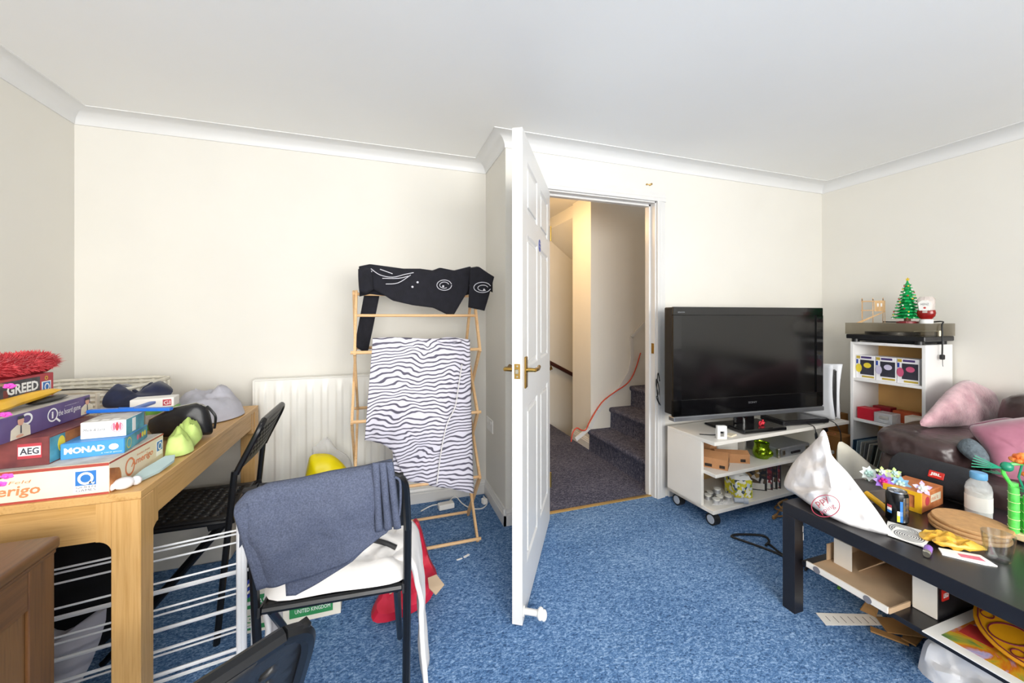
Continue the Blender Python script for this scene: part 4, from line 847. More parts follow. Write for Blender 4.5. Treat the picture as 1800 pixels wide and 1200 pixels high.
for x in (-.16,.16): O('foot',B().cyl((x,-.08,0),(x,-.08,.006),.01,10),'rubber_black',pk2,loc=(0,0,0))
wf=O('white_clock_frame',B().box(-.028,.028,-.012,.012,0,.014,.002).box(-.028,.028,-.012,.012,.045,.078,.002).box(-.028,-.012,-.012,.012,.012,.05).box(.012,.028,-.012,.012,.012,.05),'plastic_white',label='small white frame-shaped clock on the left of the trolley top',cat='clock',loc=TV(-.50,-.155,ST),rz=math.radians(-20))
O('face',B().box(-.016,.016,.002,.008,.03,.066),'plastic_black',wf)
O('cream_card',B().rbox((0,0,.004),(.07,.045,.008),0,.001),'print_cream',label='small cream card packet beside the white clock',cat='card',loc=TV(-.395,-.13,ST),rz=.3)
O('trolley_cable',B().tube(smooth_path([TV(-.56,-.05,ST+.004),TV(-.50,-.09,ST+.004),TV(-.44,-.09,ST+.004),TV(-.38,-.05,ST+.004)]),.003,6),'rubber_black',label='short black cable lying on the trolley under the television',cat='cable')
O('hanging_cable',B().tube(smooth_path([TV(.505,-.12,ST+.012),TV(.52,-.185,ST+.004),TV(.52,-.225,ST-.05),TV(.525,-.23,ST-.16),TV(.55,-.235,ST-.24),TV(.56,-.22,ST-.36),TV(.56,-.20,.01)]),.0035,6),'rubber_black',label='black cable hanging down over the front of the trolley',cat='cable')
cbx=O('inline_cable',B().tube(smooth_path([TV(.28,-.15,ST+.012),TV(.285,-.20,ST+.002),TV(.285,-.212,ST-.04),TV(.30,-.212,ST-.09),TV(.315,-.19,ST-.14),TV(.31,-.17,.34)]),.003,6),'rubber_black',label='black cable with an inline switch hanging before the trolley shelf',cat='cable')
W('inline_switch',B().tube([TV(.285,-.212,ST-.03),TV(.287,-.212,ST-.045),TV(.292,-.212,ST-.075),TV(.294,-.212,ST-.085)],[.003,.008,.008,.003],8),'rubber_black',cbx)
# middle shelf: card houses, green pot, aluminium case
M('kraft','b28055',.8,var=.06,vs=18);M('window_dark','2a1f18',.8)
ms=.3152
def house(label,loc,rz,w_,d_,h_,roof):
    r=O('card_model_house',B().prism([(-w_/2,-d_/2,0),(w_/2,-d_/2,0),(w_/2,-d_/2,h_),(0,-d_/2,h_+roof),(-w_/2,-d_/2,h_)],(0,d_,0)),'kraft',label=label,cat='model house',loc=loc,rz=rz,smooth=0)
    for (a,z_,ww,hh) in ((-w_*.26,.006,.022,.018),(w_*.2,.006,.018,.014),(w_*.15,.035,.022,.022)): flat([(a-ww/2,-d_/2,z_),(a+ww/2,-d_/2,z_),(a+ww/2,-d_/2,z_+hh),(a-ww/2,-d_/2,z_+hh)],(0,-1,0),'window_dark',r,name='window')
    for (b_,ww) in ((-.3,.03),(.2,.04)): flat([(-w_/2,d_*b_+ww/2,.008),(-w_/2,d_*b_-ww/2,.008),(-w_/2,d_*b_-ww/2,.026),(-w_/2,d_*b_+ww/2,.026)],(-1,0,0),'window_dark',r,name='window')
    return r
house('brown card model house with square windows on the trolley shelf',TV(-.46,-.075,ms),math.radians(38),.115,.15,.062,.03)
house('long brown card model house beside the square-windowed one',TV(-.30,-.055,ms),math.radians(62),.07,.20,.055,.018)
house('tall brown card model house behind the other card houses',TV(-.36,.095,ms),math.radians(10),.07,.13,.07,.03)
M('glaze_green','7d9a1c',.12,.85,var=.15,vs=10)
O('green_pot',B().lathe([(0,0),(.04,.001),(.052,.02),(.053,.045),(.045,.068),(.042,.08),(.046,.10),(.043,.10),(.038,.08),(.041,.066),(.048,.04),(.03,.012),(0,.01)],(0,0,0),28).ball((-.030,-.030,.036),.026,14).ball((.018,-.036,.036),.026,14),'glaze_green',label='shiny metallic green pot on the middle shelf of the trolley',cat='pot',loc=TV(-.055,-.085,ms))
M('aluminium','a9adb2',.35,.7,var=.05,vs=30)
ac=T('aluminium_case','flat silver aluminium case on the middle shelf of the trolley','case',TV(.185,-.03,ms),math.radians(4))
O('shell',B().box(-.16,.16,-.11,.12,0,.062,.005).box(-.163,.163,-.113,.123,.03,.034),'aluminium',ac,loc=(0,0,0))
for x in (-.12,.12): O('latch',B().box(x-.014,x+.014,-.118,-.109,.012,.05,.002),'steel',ac,loc=(0,0,0))
O('corner',B().box(-.164,-.14,-.114,-.09,-.0,.063,.006),'steel',ac,loc=(0,0,0))
O('handle',B().box(-.045,.045,-.122,-.112,.018,.034,.003),'plastic_black',ac,loc=(0,0,0))
Mspots('lemon_print',[(0,'f2f0e2'),(.22,'e3d83a'),(.5,'d8cc2c'),(.62,'8d9c3a'),(.74,'48566a'),(.84,'cfd6da')],62)
lb=O('lemon_box',B().box(-.13,.13,-.022,.022,0,.12,.002),'lemon_print',label='lemon print carton tucked behind the aluminium case on the trolley',cat='box',loc=TV(.34,.145,ms),rz=math.radians(2))
O('white_fruit_box',B().box(-.09,.09,-.04,.04,0,.10,.003),'cardboard_white',label='white carton on the trolley shelf behind the card houses',cat='box',loc=TV(-.155,.12,ms),rz=0)
bs=.1072
lb=T('lemon_gift_box','lemon print cube box on the bottom shelf of the trolley','box',TV(-.27,-.085,bs),math.radians(-14))
O('body',B().box(-.056,.056,-.056,.056,0,.112,.002),'lemon_print',lb,loc=(0,0,0));
O('tissue',B().pillow([(-.05,-.04,.113),(.05,-.05,.113),(.055,.04,.113),(-.045,.05,.113)],(0,0,1),.03,.002,6,.03,40,3),'paper_white',lb,loc=(0,0,0))
M('wax','ebe8df',.5,var=.03);M('tin','c6c7ca',.3,.8)
for i,(x,y,z_) in enumerate(((-.50,-.06,0),(-.455,-.035,0),(-.41,-.06,0),(-.45,-.10,0),(-.395,-.115,0),(-.50,-.12,0),(-.435,-.07,.032),(-.405,-.03,.0))):
    o_=O('tealight_candle',B().lathe([(0,0),(.019,0),(.019,.026),(.021,.03),(.0,.03)],(0,0,0),16),'wax',label='white tea light candle heaped on the bottom shelf of the trolley',cat='candle',group='tea lights on the trolley',loc=TV(x,y,bs+z_))
    O('rim',B().lathe([(.0185,0),(.0195,0),(.0195,.022),(.0185,.022)],(0,0,0),16),'tin',o_,loc=(0,0,0))
Mfilm('film_clear','f4f4f6',.22,.2)
heap('tealight_bag','clear plastic bag spread under the tea lights','bag',[TV(a,b_,bs+.004) for a,b_ in ((-.55,-.13),(-.45,-.165),(-.36,-.165),(-.315,-.145),(-.36,-.12),(-.45,-.13))],(0,0,1),.018,.003,'film_clear',.012,30,1)
O('white_torch',B().lathe([(0,0),(.014,0),(.014,.05),(.018,.055),(.018,.075),(0,.075)],(0,0,0),14,'x'),'caster_grey',label='small grey torch at the front of the bottom trolley shelf',cat='torch',loc=TV(-.395,-.155,bs+.019),rz=math.radians(-30))
Mspots('dvd_art_a',[(0,'1a1a20'),(.3,'4a3a2a'),(.5,'8a6a3a'),(.7,'222838'),(.85,'b8b0a8')],45);Mspots('dvd_art_b',[(0,'5a1f28'),(.3,'8a2c34'),(.5,'2a2c3a'),(.7,'b08a7a'),(.85,'ded8d0')],55)
dl_=['dark-covered film case standing first beside the lemon cube box','red and grey film case standing second from the lemon cube box','navy film case standing third from the lemon cube box','blue film case standing last in the row from the lemon cube box']
for i,(x,m_,rz) in enumerate(((-.10,'dvd_art_a',-38),(-.045,'dvd_art_b',-45),(.0,'dvd_art_a',-50),(.035,'dvd_art_b',-54))):
    d_=O('film_case',B().box(-.068,.068,-.0075,.0075,0,.19,.001),'plastic_black',label=dl_[i],cat='film case',group='film cases on the trolley',loc=TV(x,-.07,bs),rz=math.radians(rz))
    flat([(-.066,-.0075,.004),(.062,-.0075,.004),(.062,-.0075,.186),(-.066,-.0075,.186)],(0,-1,0),m_,d_);flat([(-.06,-.0075,.006),(.055,-.0075,.006),(.055,-.0075,.045),(-.06,-.0075,.045)],(0,-1,0),'print_grey',d_,lift=.0012)
    flat([(.068,-.006,.004),(.068,.006,.004),(.068,.006,.186),(.068,-.006,.186)],(1,0,0),'print_grey' if i!=1 else 'print_red',d_,lift=.0003)
# items to the right of the trolley: cartons, adaptor
M('kraft_box','a8743c',.8,var=.08,vs=10)
def carton(label,loc,rz,s_,logo=True):
    r=T('cardboard_box',label,'box',loc,rz);a,b_,c=s_
    O('body',B().box(-a/2,a/2,-b_/2,b_/2,0,c,.002),'kraft_box',r,loc=(0,0,0))
    O('flap',B().box(-a/2,-.002,-b_/2,b_/2,c,c+.003),'kraft_box',r,loc=(0,0,0));O('flap',B().box(.002,a/2,-b_/2,b_/2,c,c+.003),'kraft_box',r,loc=(0,0,0))
    if logo: ringpatch((-a*.2,-b_*.05,c+.003),X3,Y3,.045,.03,.008,Z3,'ink_orange',r);text('FRAGILE',(-a*.2-.03,-b_*.05-.006,c+.003),X3,Y3,.06,.012,'ink_orange',r)
    return r
carton('brown cardboard box with an orange stamp between trolley and bookcase',(3.185,1.985,.09),math.radians(6),(.155,.20,.28))
carton('tall plain cardboard box in the corner behind the bookcase',(3.345,2.085,.09),0,(.14,.15,.40),False)
O('cream_tray',B().box(3.10,3.41,1.86,2.165,0,.088,.004),'print_cream',label='shallow cream tray on the floor beneath the cardboard boxes',cat='tray')
ad_=O('plug_adaptor',B().box(-.045,.045,-.028,.028,0,.075,.006),'plastic_white',label='white multi-way plug adaptor on the tall cardboard box',cat='adaptor',loc=(3.34,2.075,.4935),rz=math.radians(-40))
for k in range(3): flat([(-.03+.022*k,-.028,.035),(-.024+.022*k,-.028,.035),(-.024+.022*k,-.028,.052),(-.03+.022*k,-.028,.052)],(0,-1,0),'plastic_black',ad_,name='socket_slot')
O('black_plug',B().rbox((0,0,.012),(.05,.03,.024),0,.005),'rubber_black',label='black mains plug lying on the brown stamped box',cat='plug',loc=(3.195,2.03,.3735),rz=.5)
# ------------------------------------------------------------------ white bookcase
bx0,bx1,by0,by1,bh_=3.135,3.415,1.432,1.832,1.065
bc=T('bookcase','narrow white bookcase holding toys and records against the wall','bookcase',((bx0+bx1)/2,(by0+by1)/2,0))
M('melamine','edeceb',.4,var=.015)
W('side_panel',B().box(bx0,bx1,by0,by0+.018,0,bh_,.001),'melamine',bc);W('side_panel',B().box(bx0,bx1,by1-.018,by1,0,bh_,.001),'melamine',bc)
W('top_board',B().box(bx0,bx1,by0+.018,by1-.018,bh_-.018,bh_,.001),'melamine',bc)
for z_ in (.062,.515,.795): W('shelf',B().box(bx0+.003,bx1-.008,by0+.0182,by1-.0182,z_,z_+.018,.001),'melamine',bc)
W('plinth',B().box(bx0+.03,bx0+.045,by0+.0182,by1-.0182,0,.062),'melamine',bc)
M('back_board','d6a866',.75,var=.05,vs=5);W('back_board',B().box(bx1-.006,bx1-.002,by0+.0182,by1-.0182,.0625,bh_-.0185),'back_board',bc)
# boxed figures
M('figure_box','ecebee',.4,var=.02);M('box_window','3c3c46',.2,var=.15,coat=.4);M('box_gold','b8a03c',.5)
hair=[('print_yellow','yellow'),('figure_lilac','pale lilac'),('figure_pink','pink')];M('figure_lilac','c9c3dc',.5);M('figure_pink','c8587c',.5)
pos=('standing first from the far side of the shelf','standing between the other two','standing nearest the sofa')
for i in range(3):
    yc=by1-.076-.114*i
    r=T('figure_box',f'white window box with a {hair[i][1]} toy figure on the upper bookcase shelf','figure box',(bx0+.075,yc,.8132),math.radians(-90),group='boxed figures on the bookcase')
    O('carton',B().box(-.055,.055,-.05,.05,0,.158,.001),'figure_box',r,loc=(0,0,0))
    flat([(-.030,-.05,.028),(.05,-.05,.028),(.05,-.05,.128),(-.030,-.05,.128)],(0,-1,0),'box_window',r,name='window')
    flat([(-.025,-.05,.138),(.035,-.05,.138),(.035,-.05,.152),(-.025,-.05,.152)],(0,-1,0),'print_violet',r);flat([(-.052,-.05,.135),(-.03,-.05,.135),(-.03,-.05,.154),(-.052,-.05,.154)],(0,-1,0),'box_gold',r)
    flat(ell((.012,-.05,.092),X3,Z3,.022,.018,14),(0,-1,0),hair[i][0],r,lift=.0012);flat(ell((-.038,-.05,.07),X3,Z3,.018,.030,14),(0,-1,0),hair[i][0],r,lift=.0012)
    flat([(-.02,-.05,.008),(.05,-.05,.008),(.05,-.05,.02),(-.02,-.05,.02)],(0,-1,0),'box_gold',r)
    flat([(-.053,-.05,.1),(-.042,-.05,.1),(-.042,-.05,.13),(-.053,-.05,.13)],(0,-1,0),'sign_blue',r)
sz2=.5332
M('card_red','c3102c',.5,var=.05);M('card_darkred','8c1220',.5);M('card_cream','e6dccb',.6);M('card_orange','c2562c',.5)
O('red_gift_box',B().box(-.04,.04,-.047,.047,0,.078,.002),'card_red',label='bright red gift box at the front of the lower bookcase shelf',cat='box',loc=(bx0+.06,by1-.077,sz2))
O('dark_red_gift_box',B().box(-.035,.035,-.05,.05,0,.085,.002),'card_darkred',label='dark red gift box behind the bright red one on the bookcase',cat='box',loc=(bx0+.175,by1-.105,sz2))
Mfilm('clear_plastic','e8eaee',.45,.15)
cbx=T('clear_plastic_box','clear plastic box holding white cards on the lower bookcase shelf','box',(bx0+.055,by1-.182,sz2))
O('shell',B().box(-.045,.045,-.05,.05,0,.068,.003),'clear_plastic',cbx,loc=(0,0,0));O('card_stack',B().box(-.035,.035,-.04,.04,.004,.045,.001),'paper_white',cbx,loc=(0,0,0));O('label',B().box(-.0465,-.0455,-.03,.02,.03,.05),'print_grey',cbx,loc=(0,0,0))
O('orange_packet',B().box(-.04,.04,-.07,.07,0,.075,.002),'card_orange',label='orange packet behind the clear plastic box on the bookcase',cat='packet',loc=(bx0+.185,by1-.235,sz2))
O('cream_cube_box',B().box(-.042,.042,-.04,.04,0,.078,.002),'card_cream',label='plain cream cube box on the lower bookcase shelf nearest the sofa',cat='box',loc=(bx0+.055,by0+.068,sz2))
# records
for i in range(13):
    m_=M(f'sleeve_{i}',('2d4a66','8fa3b0','b9b7b0','7b7d80','c9c2b4','3d4240','9a9788','6f7a78','aaa496','84765f','6b5a48','b3aa98','8d7f6c')[i],.6,var=.2,vs=8)
    yy=by1-.036-.0165*i;le=.05+.022*i
    o_=O('record_sleeve',B().box(-.157,.157,-.0022,.0022,0,.314),m_,label=['navy blue', 'steel blue', 'light grey', 'mid grey', 'cream', 'charcoal', 'khaki grey', 'slate', 'stone grey', 'brown', 'dark brown', 'beige', 'tan'][i]+' record sleeve leaning in the bottom of the bookcase',cat='record',group='records in the bookcase',loc=(bx0+.10,yy,.0803))
    o_.rotation_euler=(le,0,0)
fp=O('framed_print',B().box(-.15,.15,-.006,.006,0,.30,.002),'kraft',label='brown framed fruit print leaning in front of the records',cat='picture',loc=(bx0+.055,by1-.262,.0803));fp.rotation_euler=(.36,0,0)
O('print_sheet',B().box(-.12,.12,-.0075,-.0062,.03,.27),'print_cream',fp);O('print_fruit',B().cyl((-.03,-.0078,.13),(-.03,-.0085,.13),.035,16).cyl((.05,-.0078,.19),(.05,-.0085,.19),.025,14),'ink_orange',fp)
fp2=O('brown_record_sleeve',B().box(-.157,.157,-.0022,.0022,0,.314),'kraft',label='brown card record sleeve next to the framed fruit print',cat='record',loc=(bx0+.075,by1-.245,.0803));fp2.rotation_euler=(.345,0,0)
# turntable
M('tt_black','1a1a1d',.35,var=.08);Mglass('smoked_lid','e6e2da',.10,.05,.93)
tt=T('record_turntable','black record turntable with a clear lid on top of the bookcase','turntable',(3.27,1.632,bh_),math.radians(-90))
O('plinth',B().box(-.21,.21,-.165,.14,.022,.052,.004),'tt_black',tt,loc=(0,0,0))
O('underside',B().box(-.17,.17,-.13,.13,.008,.024,.004),'rubber_black',tt,loc=(0,0,0))
for x in (-.17,.17):
    for y in (-.13,.10): O('foot',B().cyl((x,y,0),(x,y,.024),.022,14),'tt_black',tt,loc=(0,0,0))
O('platter',B().cyl((-.03,-.01,.052),(-.03,-.01,.072),.135,32),'tt_black',tt,loc=(0,0,0))
O('tonearm',B().cyl((.165,.08,.052),(.165,.08,.085),.02,14).tube([(.165,.08,.08),(.16,-.03,.082),(.13,-.11,.08)],.004,6),'steel',tt,loc=(0,0,0))
O('lid',B().box(-.212,.212,-.168,.143,.0535,.1315),'smoked_lid',tt,loc=(0,0,0))
lz=bh_+.1317
cw=O('turntable_cable',B().tube(smooth_path([(3.36,1.76,lz+.006),(3.30,1.66,lz+.006),(3.34,1.52,lz+.006),(3.30,1.43,lz+.012),(3.255,1.412,lz-.01),(3.25,1.408,lz-.08),(3.25,1.408,lz-.16),(3.252,1.41,lz-.20)]),.004,6),'rubber_black',label='black cable with a plug hanging down the side of the bookcase',cat='cable')
W('plug',B().rbox((3.252,1.409,lz-.205),(.026,.018,.03),0,.004).tube([(3.252,1.408,lz-.218),(3.248,1.406,lz-.25),(3.252,1.406,lz-.262)],.0015,5),'rubber_black',cw)
# card frame model of a house
Mwood('balsa','b98d5a','d8b282','z',9,.7)
hm_=T('card_frame_house','light wooden skeleton model of a house on the turntable lid','model house',(3.22,1.745,lz),math.radians(-62))
for x in (-.055,0,.05): O('post',B().bar((x,-.035,.03),(x,-.035,.150),.008,.004),'balsa',hm_,loc=(0,0,0));O('post',B().bar((x,.045,0),(x,.045,.150),.008,.004),'balsa',hm_,loc=(0,0,0))
for z_ in (.085,.148): O('beam',B().bar((-.06,-.035,z_),(.055,-.035,z_),.006,.006),'balsa',hm_,loc=(0,0,0));O('beam',B().bar((-.06,.045,z_),(.055,.045,z_),.006,.006),'balsa',hm_,loc=(0,0,0))
for x in (-.055,0,.05): O('rafter',B().bar((x,-.045,.166),(x,.055,.142),.005,.007),'balsa',hm_,loc=(0,0,0))
O('wall_panel',B().box(.008,.058,-.04,-.037,.078,.15),'balsa',hm_,loc=(0,0,0));O('wall_panel',B().box(.058,.061,-.04,.045,.0,.15),'balsa',hm_,loc=(0,0,0))
for z_ in (.11,): 
    for x in (.025,.042): flat([(x-.004,-.04,z_),(x+.004,-.04,z_),(x+.004,-.04,z_+.022),(x-.004,-.04,z_+.022)],(0,-1,0),'paper_white',hm_,name='window')
O('ramp',B().prism([(-.085,-.05,0),(-.06,-.05,0),(.062,-.05,.075),(.062,-.05,.082)],(0,.05,0)),'balsa',hm_,loc=(0,0,0),smooth=0)
# brick-built toy christmas tree
M('brick_green','0d8a3c',.25,var=.2,vs=40,c2='19b060');M('brick_gold','e0c030',.3);M('brick_red','b01c24',.3);M('brick_white','f0efe8',.3);M('brick_darkred','7a1c24',.4)
ct=T('toy_christmas_tree','toy brick christmas tree with a gold star on the turntable lid','toy tree',(3.19,1.545,lz))
O('base',B().cyl((0,0,0),(0,0,.012),.052,20).box(-.05,.05,-.02,.02,0,.014,.002),'brick_darkred',ct,loc=(0,0,0));O('trunk',B().cyl((0,0,.01),(0,0,.04),.016,10),'stem_brown',ct,loc=(0,0,0))
NT_=11
for k in range(NT_):
    z_=.03+.0205*k;r=.066*(1-k/NT_)**.85+.008
    bb=B().lathe([(0,0),(r*.75,.0),(r*.8,.010),(r*.5,.020),(0,.0215)],(0,0,z_),10)
    n=max(5,int(11-k*.55))
    for j in range(n):
        a=2*PI*j/n+k*.37;bb.rbox((math.cos(a)*r*.82,math.sin(a)*r*.82,z_+.006),(r*.42,.011,.007),a,.001)
        bb.cyl((math.cos(a)*r*.9,math.sin(a)*r*.9,z_+.009),(math.cos(a)*r*.9,math.sin(a)*r*.9,z_+.0125),.0035,6)
    O('branch_tier',bb,'brick_green',ct,loc=(0,0,0))
    for j in range(n):
        a=2*PI*j/n+k*.37+.15
        if (j+k)%2==0: O('bauble',B().ball((math.cos(a)*r*1.0,math.sin(a)*r*1.0,z_+.002),.0048,6),('brick_red','brick_gold','brick_white')[(j*2+k)%3],ct,loc=(0,0,0))
ztp=.03+.0205*NT_
O('tip',B().lathe([(.008,0),(.003,.018),(0,.02)],(0,0,ztp-.002),8),'brick_green',ct,loc=(0,0,0))
O('star',B().prism([(0,math.cos(a)*(.013 if k%2==0 else .006),ztp+.024+math.sin(a)*(.013 if k%2==0 else .006)) for k,a in enumerate([PI/2+i*PI/5 for i in range(10)])],(.004,0,0)),'brick_gold',ct,loc=(0,0,0),smooth=0)
# upside-down ketchup bottle
Mfilm('bottle_clear','e8dcd6',.6,.15);M('ketchup','8c1410',.2,var=.1);M('cap_white','efefee',.35)
kb=T('ketchup_bottle','upside-down squeezy ketchup bottle with a white cap on the turntable lid','bottle',(3.185,1.452,lz),math.radians(-80))
O('cap',B().lathe([(0,0),(.030,0),(.031,.002),(.031,.024),(.027,.026),(0,.026)],(0,0,0),24),'cap_white',kb,loc=(0,0,0))
O('sauce',B().lathe([(0,.027),(.0245,.027),(.039,.045),(.043,.064),(.0395,.082),(0,.083)],(0,0,0),24,sy=.6),'ketchup',kb,loc=(0,0,0))
O('bottle',B().lathe([(.023,.0262),(.0375,.045),(.0415,.065),(.036,.095),(.040,.125),(.040,.148),(.028,.165),(.012,.158),(0,.155)],(0,0,0),24,sy=.62),'bottle_clear',kb,loc=(0,0,0))
O('label',B().prism([(-.024,-.027,.08),(.024,-.027,.08),(.030,-.027,.128),(.012,-.027,.142),(-.012,-.027,.142),(-.030,-.027,.128)],(0,.002,0)),'paper_white',kb,loc=(0,0,0),smooth=0)
text('HEINZ',(-.018,-.027,.112),X3,Z3,.036,.012,'ink_dark',kb);flat(ell((0,-.027,.096),X3,Z3,.006,.006,12),(0,-1,0),'ink_red',kb)
# ------------------------------------------------------------------ brown leather sofa and cushions
M('leather_brown','37292a',.30,var=.16,vs=6,bump=.42,bs=13,bd=.03,c2='4c3b3a')
sf=T('leather_sofa','dark brown leather sofa with plump arms along the right wall','sofa',(2.93,.35,0))
def cush(c,s_,n_=10,p=.32,amp=.015,seed=1):
    """plump rounded block"""
    b2=bmesh.new();bmesh.ops.create_cube(b2,size=2);bmesh.ops.subdivide_edges(b2,edges=b2.edges[:],cuts=n_,use_grid_fill=True)
    for v in b2.verts:
        q=v.co.copy();L=(abs(q.x)**(2/p)+abs(q.y)**(2/p)+abs(q.z)**(2/p))**(p/2);q=q/L
        q=V((q.x*s_[0],q.y*s_[1],q.z*s_[2]))+V(c);nn=(q-V(c)).normalized();v.co=q+nn*(noise.noise(q*7+V((seed,0,0)))+.5*noise.noise(q*15))*amp
    o_=B();o_._add(b2);return o_
W('base',B().box(2.60,3.38,-.75,1.15,.05,.36,.03,3),'leather_brown',sf)
W('arm',cush((2.975,1.255,.28),(.40,.145,.275),10,.3,.012,3),'leather_brown',sf,smooth=80)
W('arm_pad',cush((2.97,1.225,.565),(.425,.19,.08),12,.42,.018,6),'leather_brown',sf,smooth=80)
W('seat_cushion',cush((2.83,.72,.42),(.37,.38,.11),10,.35,.014,5),'leather_brown',sf,smooth=80)
W('seat_cushion',cush((2.83,-.05,.42),(.37,.38,.11),10,.35,.014,8),'leather_brown',sf,smooth=80)
W('back_cushion',cush((3.21,.78,.62),(.17,.36,.235),10,.4,.018,2),'leather_brown',sf,smooth=80)
W('back_cushion',cush((3.21,.03,.62),(.17,.38,.235),10,.4,.018,4),'leather_brown',sf,smooth=80)
M('plush_pink','b98a95',.95,var=.22,vs=16,bump=.5,bs=90,bd=.01,c2='d6acb4',sheen=.6);M('velvet_pink','8d4f66',.7,var=.2,vs=9,c2='ad6c82',sheen=.6)
cs=O('plush_cushion',B().pillow([gy(1619,748,1.26),gy(1640,716,1.27),gy(1668,684,1.30),gy(1695,668,1.31),gy(1722,676,1.30),gy(1748,696,1.28),gy(1752,742,1.24),gy(1700,752,1.24)],(-.45,-.8,.25),.07,.06,9,.012,12,3,.5,4),'plush_pink',label='pale pink plush cushion leaning behind the sofa arm',cat='cushion',smooth=70)
O('velvet_cushion',B().pillow([gx(1704,752,2.70),gx(1728,744,2.72),gx(1775,736,2.78),gx(1845,735,2.84),gx(1860,800,2.80),gx(1850,870,2.70),gx(1780,860,2.64),gx(1748,842,2.62),gx(1730,790,2.66)],(-.75,-.45,.3),.07,.07,9,.008,9,6,.5,4),'velvet_pink',label='dusky pink velvet cushion on the sofa seat beside the arm',cat='cushion',smooth=70)
O('pink_cushion_corner',B().pillow([gx(1702,753,2.78),gx(1720,742,2.80),gx(1780,735,2.90),gx(1800,770,2.9),gx(1740,785,2.84)],(-.7,-.4,.4),.04,.04,7,.006,9,2,.5,4),'velvet_pink',label='second dusky pink cushion tucked behind the front one on the sofa',cat='cushion',smooth=70)
M('knit_grey','5f6a72',.9,var=.3,vs=80,bump=.6,bs=120,bd=.004)
O('grey_slipper',B().pillow([gx(1682,785,2.60),gx(1690,773,2.62),gx(1708,771,2.64),gx(1728,786,2.64),gx(1740,805,2.62),gx(1735,822,2.58),gx(1712,812,2.57),gx(1692,798,2.58)],(-.6,-.4,.6),.03,.02,6,.004,20,1),'knit_grey',label='grey knitted pouch between the sofa arm and the pink cushion',cat='pouch',smooth=70)
M('canvas_cream','d6d1c3',.85,var=.04,bump=.2,bs=200)
O('cream_cushion',B().pillow([gy(1480,776,1.47),gy(1472,798,1.46),gy(1476,840,1.45),gy(1480,900,1.44),gy(1520,960,1.43),gy(1580,940,1.43),gy(1576,852,1.45),gy(1530,815,1.46)],(-.2,-1,.35),.05,.05,8,.006,8,2,.5,4),'canvas_cream',label='cream canvas cushion standing between trolley and sofa arm',cat='cushion',smooth=70)
# ================================================================== coffee table and everything on, in and under it
M('lacquer_black','1e1c1f',.28,var=.1,vs=8);M('lacquer_scuff','cfcac4',.6)
cx0,cx1,cy0,cy1,cz=1.635,2.415,.03,1.21,.45
ctb=T('coffee_table','black square-legged coffee table with a lower shelf in front of the sofa','coffee table',((cx0+cx1)/2,(cy0+cy1)/2,0))
W('table_top',B().box(cx0,cx1,cy0,cy1,cz-.05,cz,.0015),'lacquer_black',ctb)
for x in (cx0,cx1-.052):
    for y in (cy0,cy1-.052): W('leg',B().box(x,x+.052,y,y+.052,0,cz-.0502,.0015),'lacquer_black',ctb)
shz=.225
W('shelf',B().box(cx0+.03,cx1-.03,cy0+.03,cy1-.06,shz-.018,shz,.001),'lacquer_black',ctb)
W('scuff_mark',B().box(cx0+.047,cx0+.051,cy1-.0525,cy1-.0515,.335,.36).box(cx0+.049,cx0+.0525,cy1-.0525,cy1-.0515,.30,.33),'lacquer_scuff',ctb)
# white carrier bag lying over the corner
M('bag_white','e9e8ea',.4,var=.03,vs=6,bump=.5,bs=16,bd=.02)
bo=[gx(1378,852,1.77),gx(1393,815,1.80),gx(1424,783,1.82),gx(1447,765,1.82),gx(1463,800,1.82),gx(1490,830,1.81),gx(1515,862,1.80),gx(1540,895,1.78),gx(1560,925,1.76),gx(1567,940,1.745),gx(1530,934,1.71),gx(1490,922,1.68),gx(1450,904,1.665),gx(1425,888,1.68),gx(1400,870,1.72)]
cbg=O('white_carrier_bag',B().pillow(bo,(-.85,-.35,.35),.055,.075,14,.034,17,4,.5,5),'bag_white',label='full white plastic carrier bag slumped on the corner of the coffee table',cat='bag',smooth=60)
W('handle',B().pillow([gx(1440,772,1.815),gx(1447,755,1.82),gx(1455,768,1.82),gx(1460,800,1.82)],(-.85,-.35,.35),.006,.006,4,.004,40,1),'bag_white',cbg)
pb,nb=gx(1455,890,1.668),V((-.85,-.35,.35)).normalized();rb=V((.36,-.93,-.05)).normalized();ub=nb.cross(rb);_c,_s=math.cos(.85),math.sin(.85);rb,ub=rb*_c+ub*_s,ub*_c-rb*_s
M('ink_crimson','a03048',.5)
pb=pb+nb*.045
ringpatch(pb,rb,ub,.050,.036,.0028,nb,'ink_crimson',cbg,n=36,world=True)
text('ppy',pb-rb*.022+ub*.002,rb,ub,.048,.022,'ink_crimson',cbg,world=True);text('pping',pb-rb*.03-ub*.022,rb,ub,.056,.018,'ink_crimson',cbg,world=True)
# drinks can
M('can_black','0e0f12',.25,.5,var=.05);M('can_steel','c2c6cc',.25,1.)
p=V((1.887,.945,cz))
cn=T('drinks_can','black and silver drinks can standing on the coffee table','can',p)
O('body',B().lathe([(0,.003),(.026,0),(.033,.010),(.033,.108),(.028,.118),(0,.118)],(0,0,0),28),'can_black',cn,loc=(0,0,0))
O('lid',B().lathe([(0,.1185),(.025,.1185),(.027,.122),(.0285,.122),(.0285,.117),(0,.117)],(0,0,0),28),'can_steel',cn,loc=(0,0,0));O('ring_pull',B().tube([(.010*math.cos(a)-.004,.007*math.sin(a),.121) for a in [k*PI/5 for k in range(10)]],.0015,5,close=True),'can_steel',cn,loc=(0,0,0))
ca_=math.atan2(-p.y,-p.x)
def canp(a0,a1,z0,z1,m_,n_):
    bb=B().grid(lambda u,v:(.0334*math.cos(ca_+a0+(a1-a0)*u),.0334*math.sin(ca_+a0+(a1-a0)*u),z0+(z1-z0)*v),8,3);return O(n_,bb,m_,cn,loc=(0,0,0))
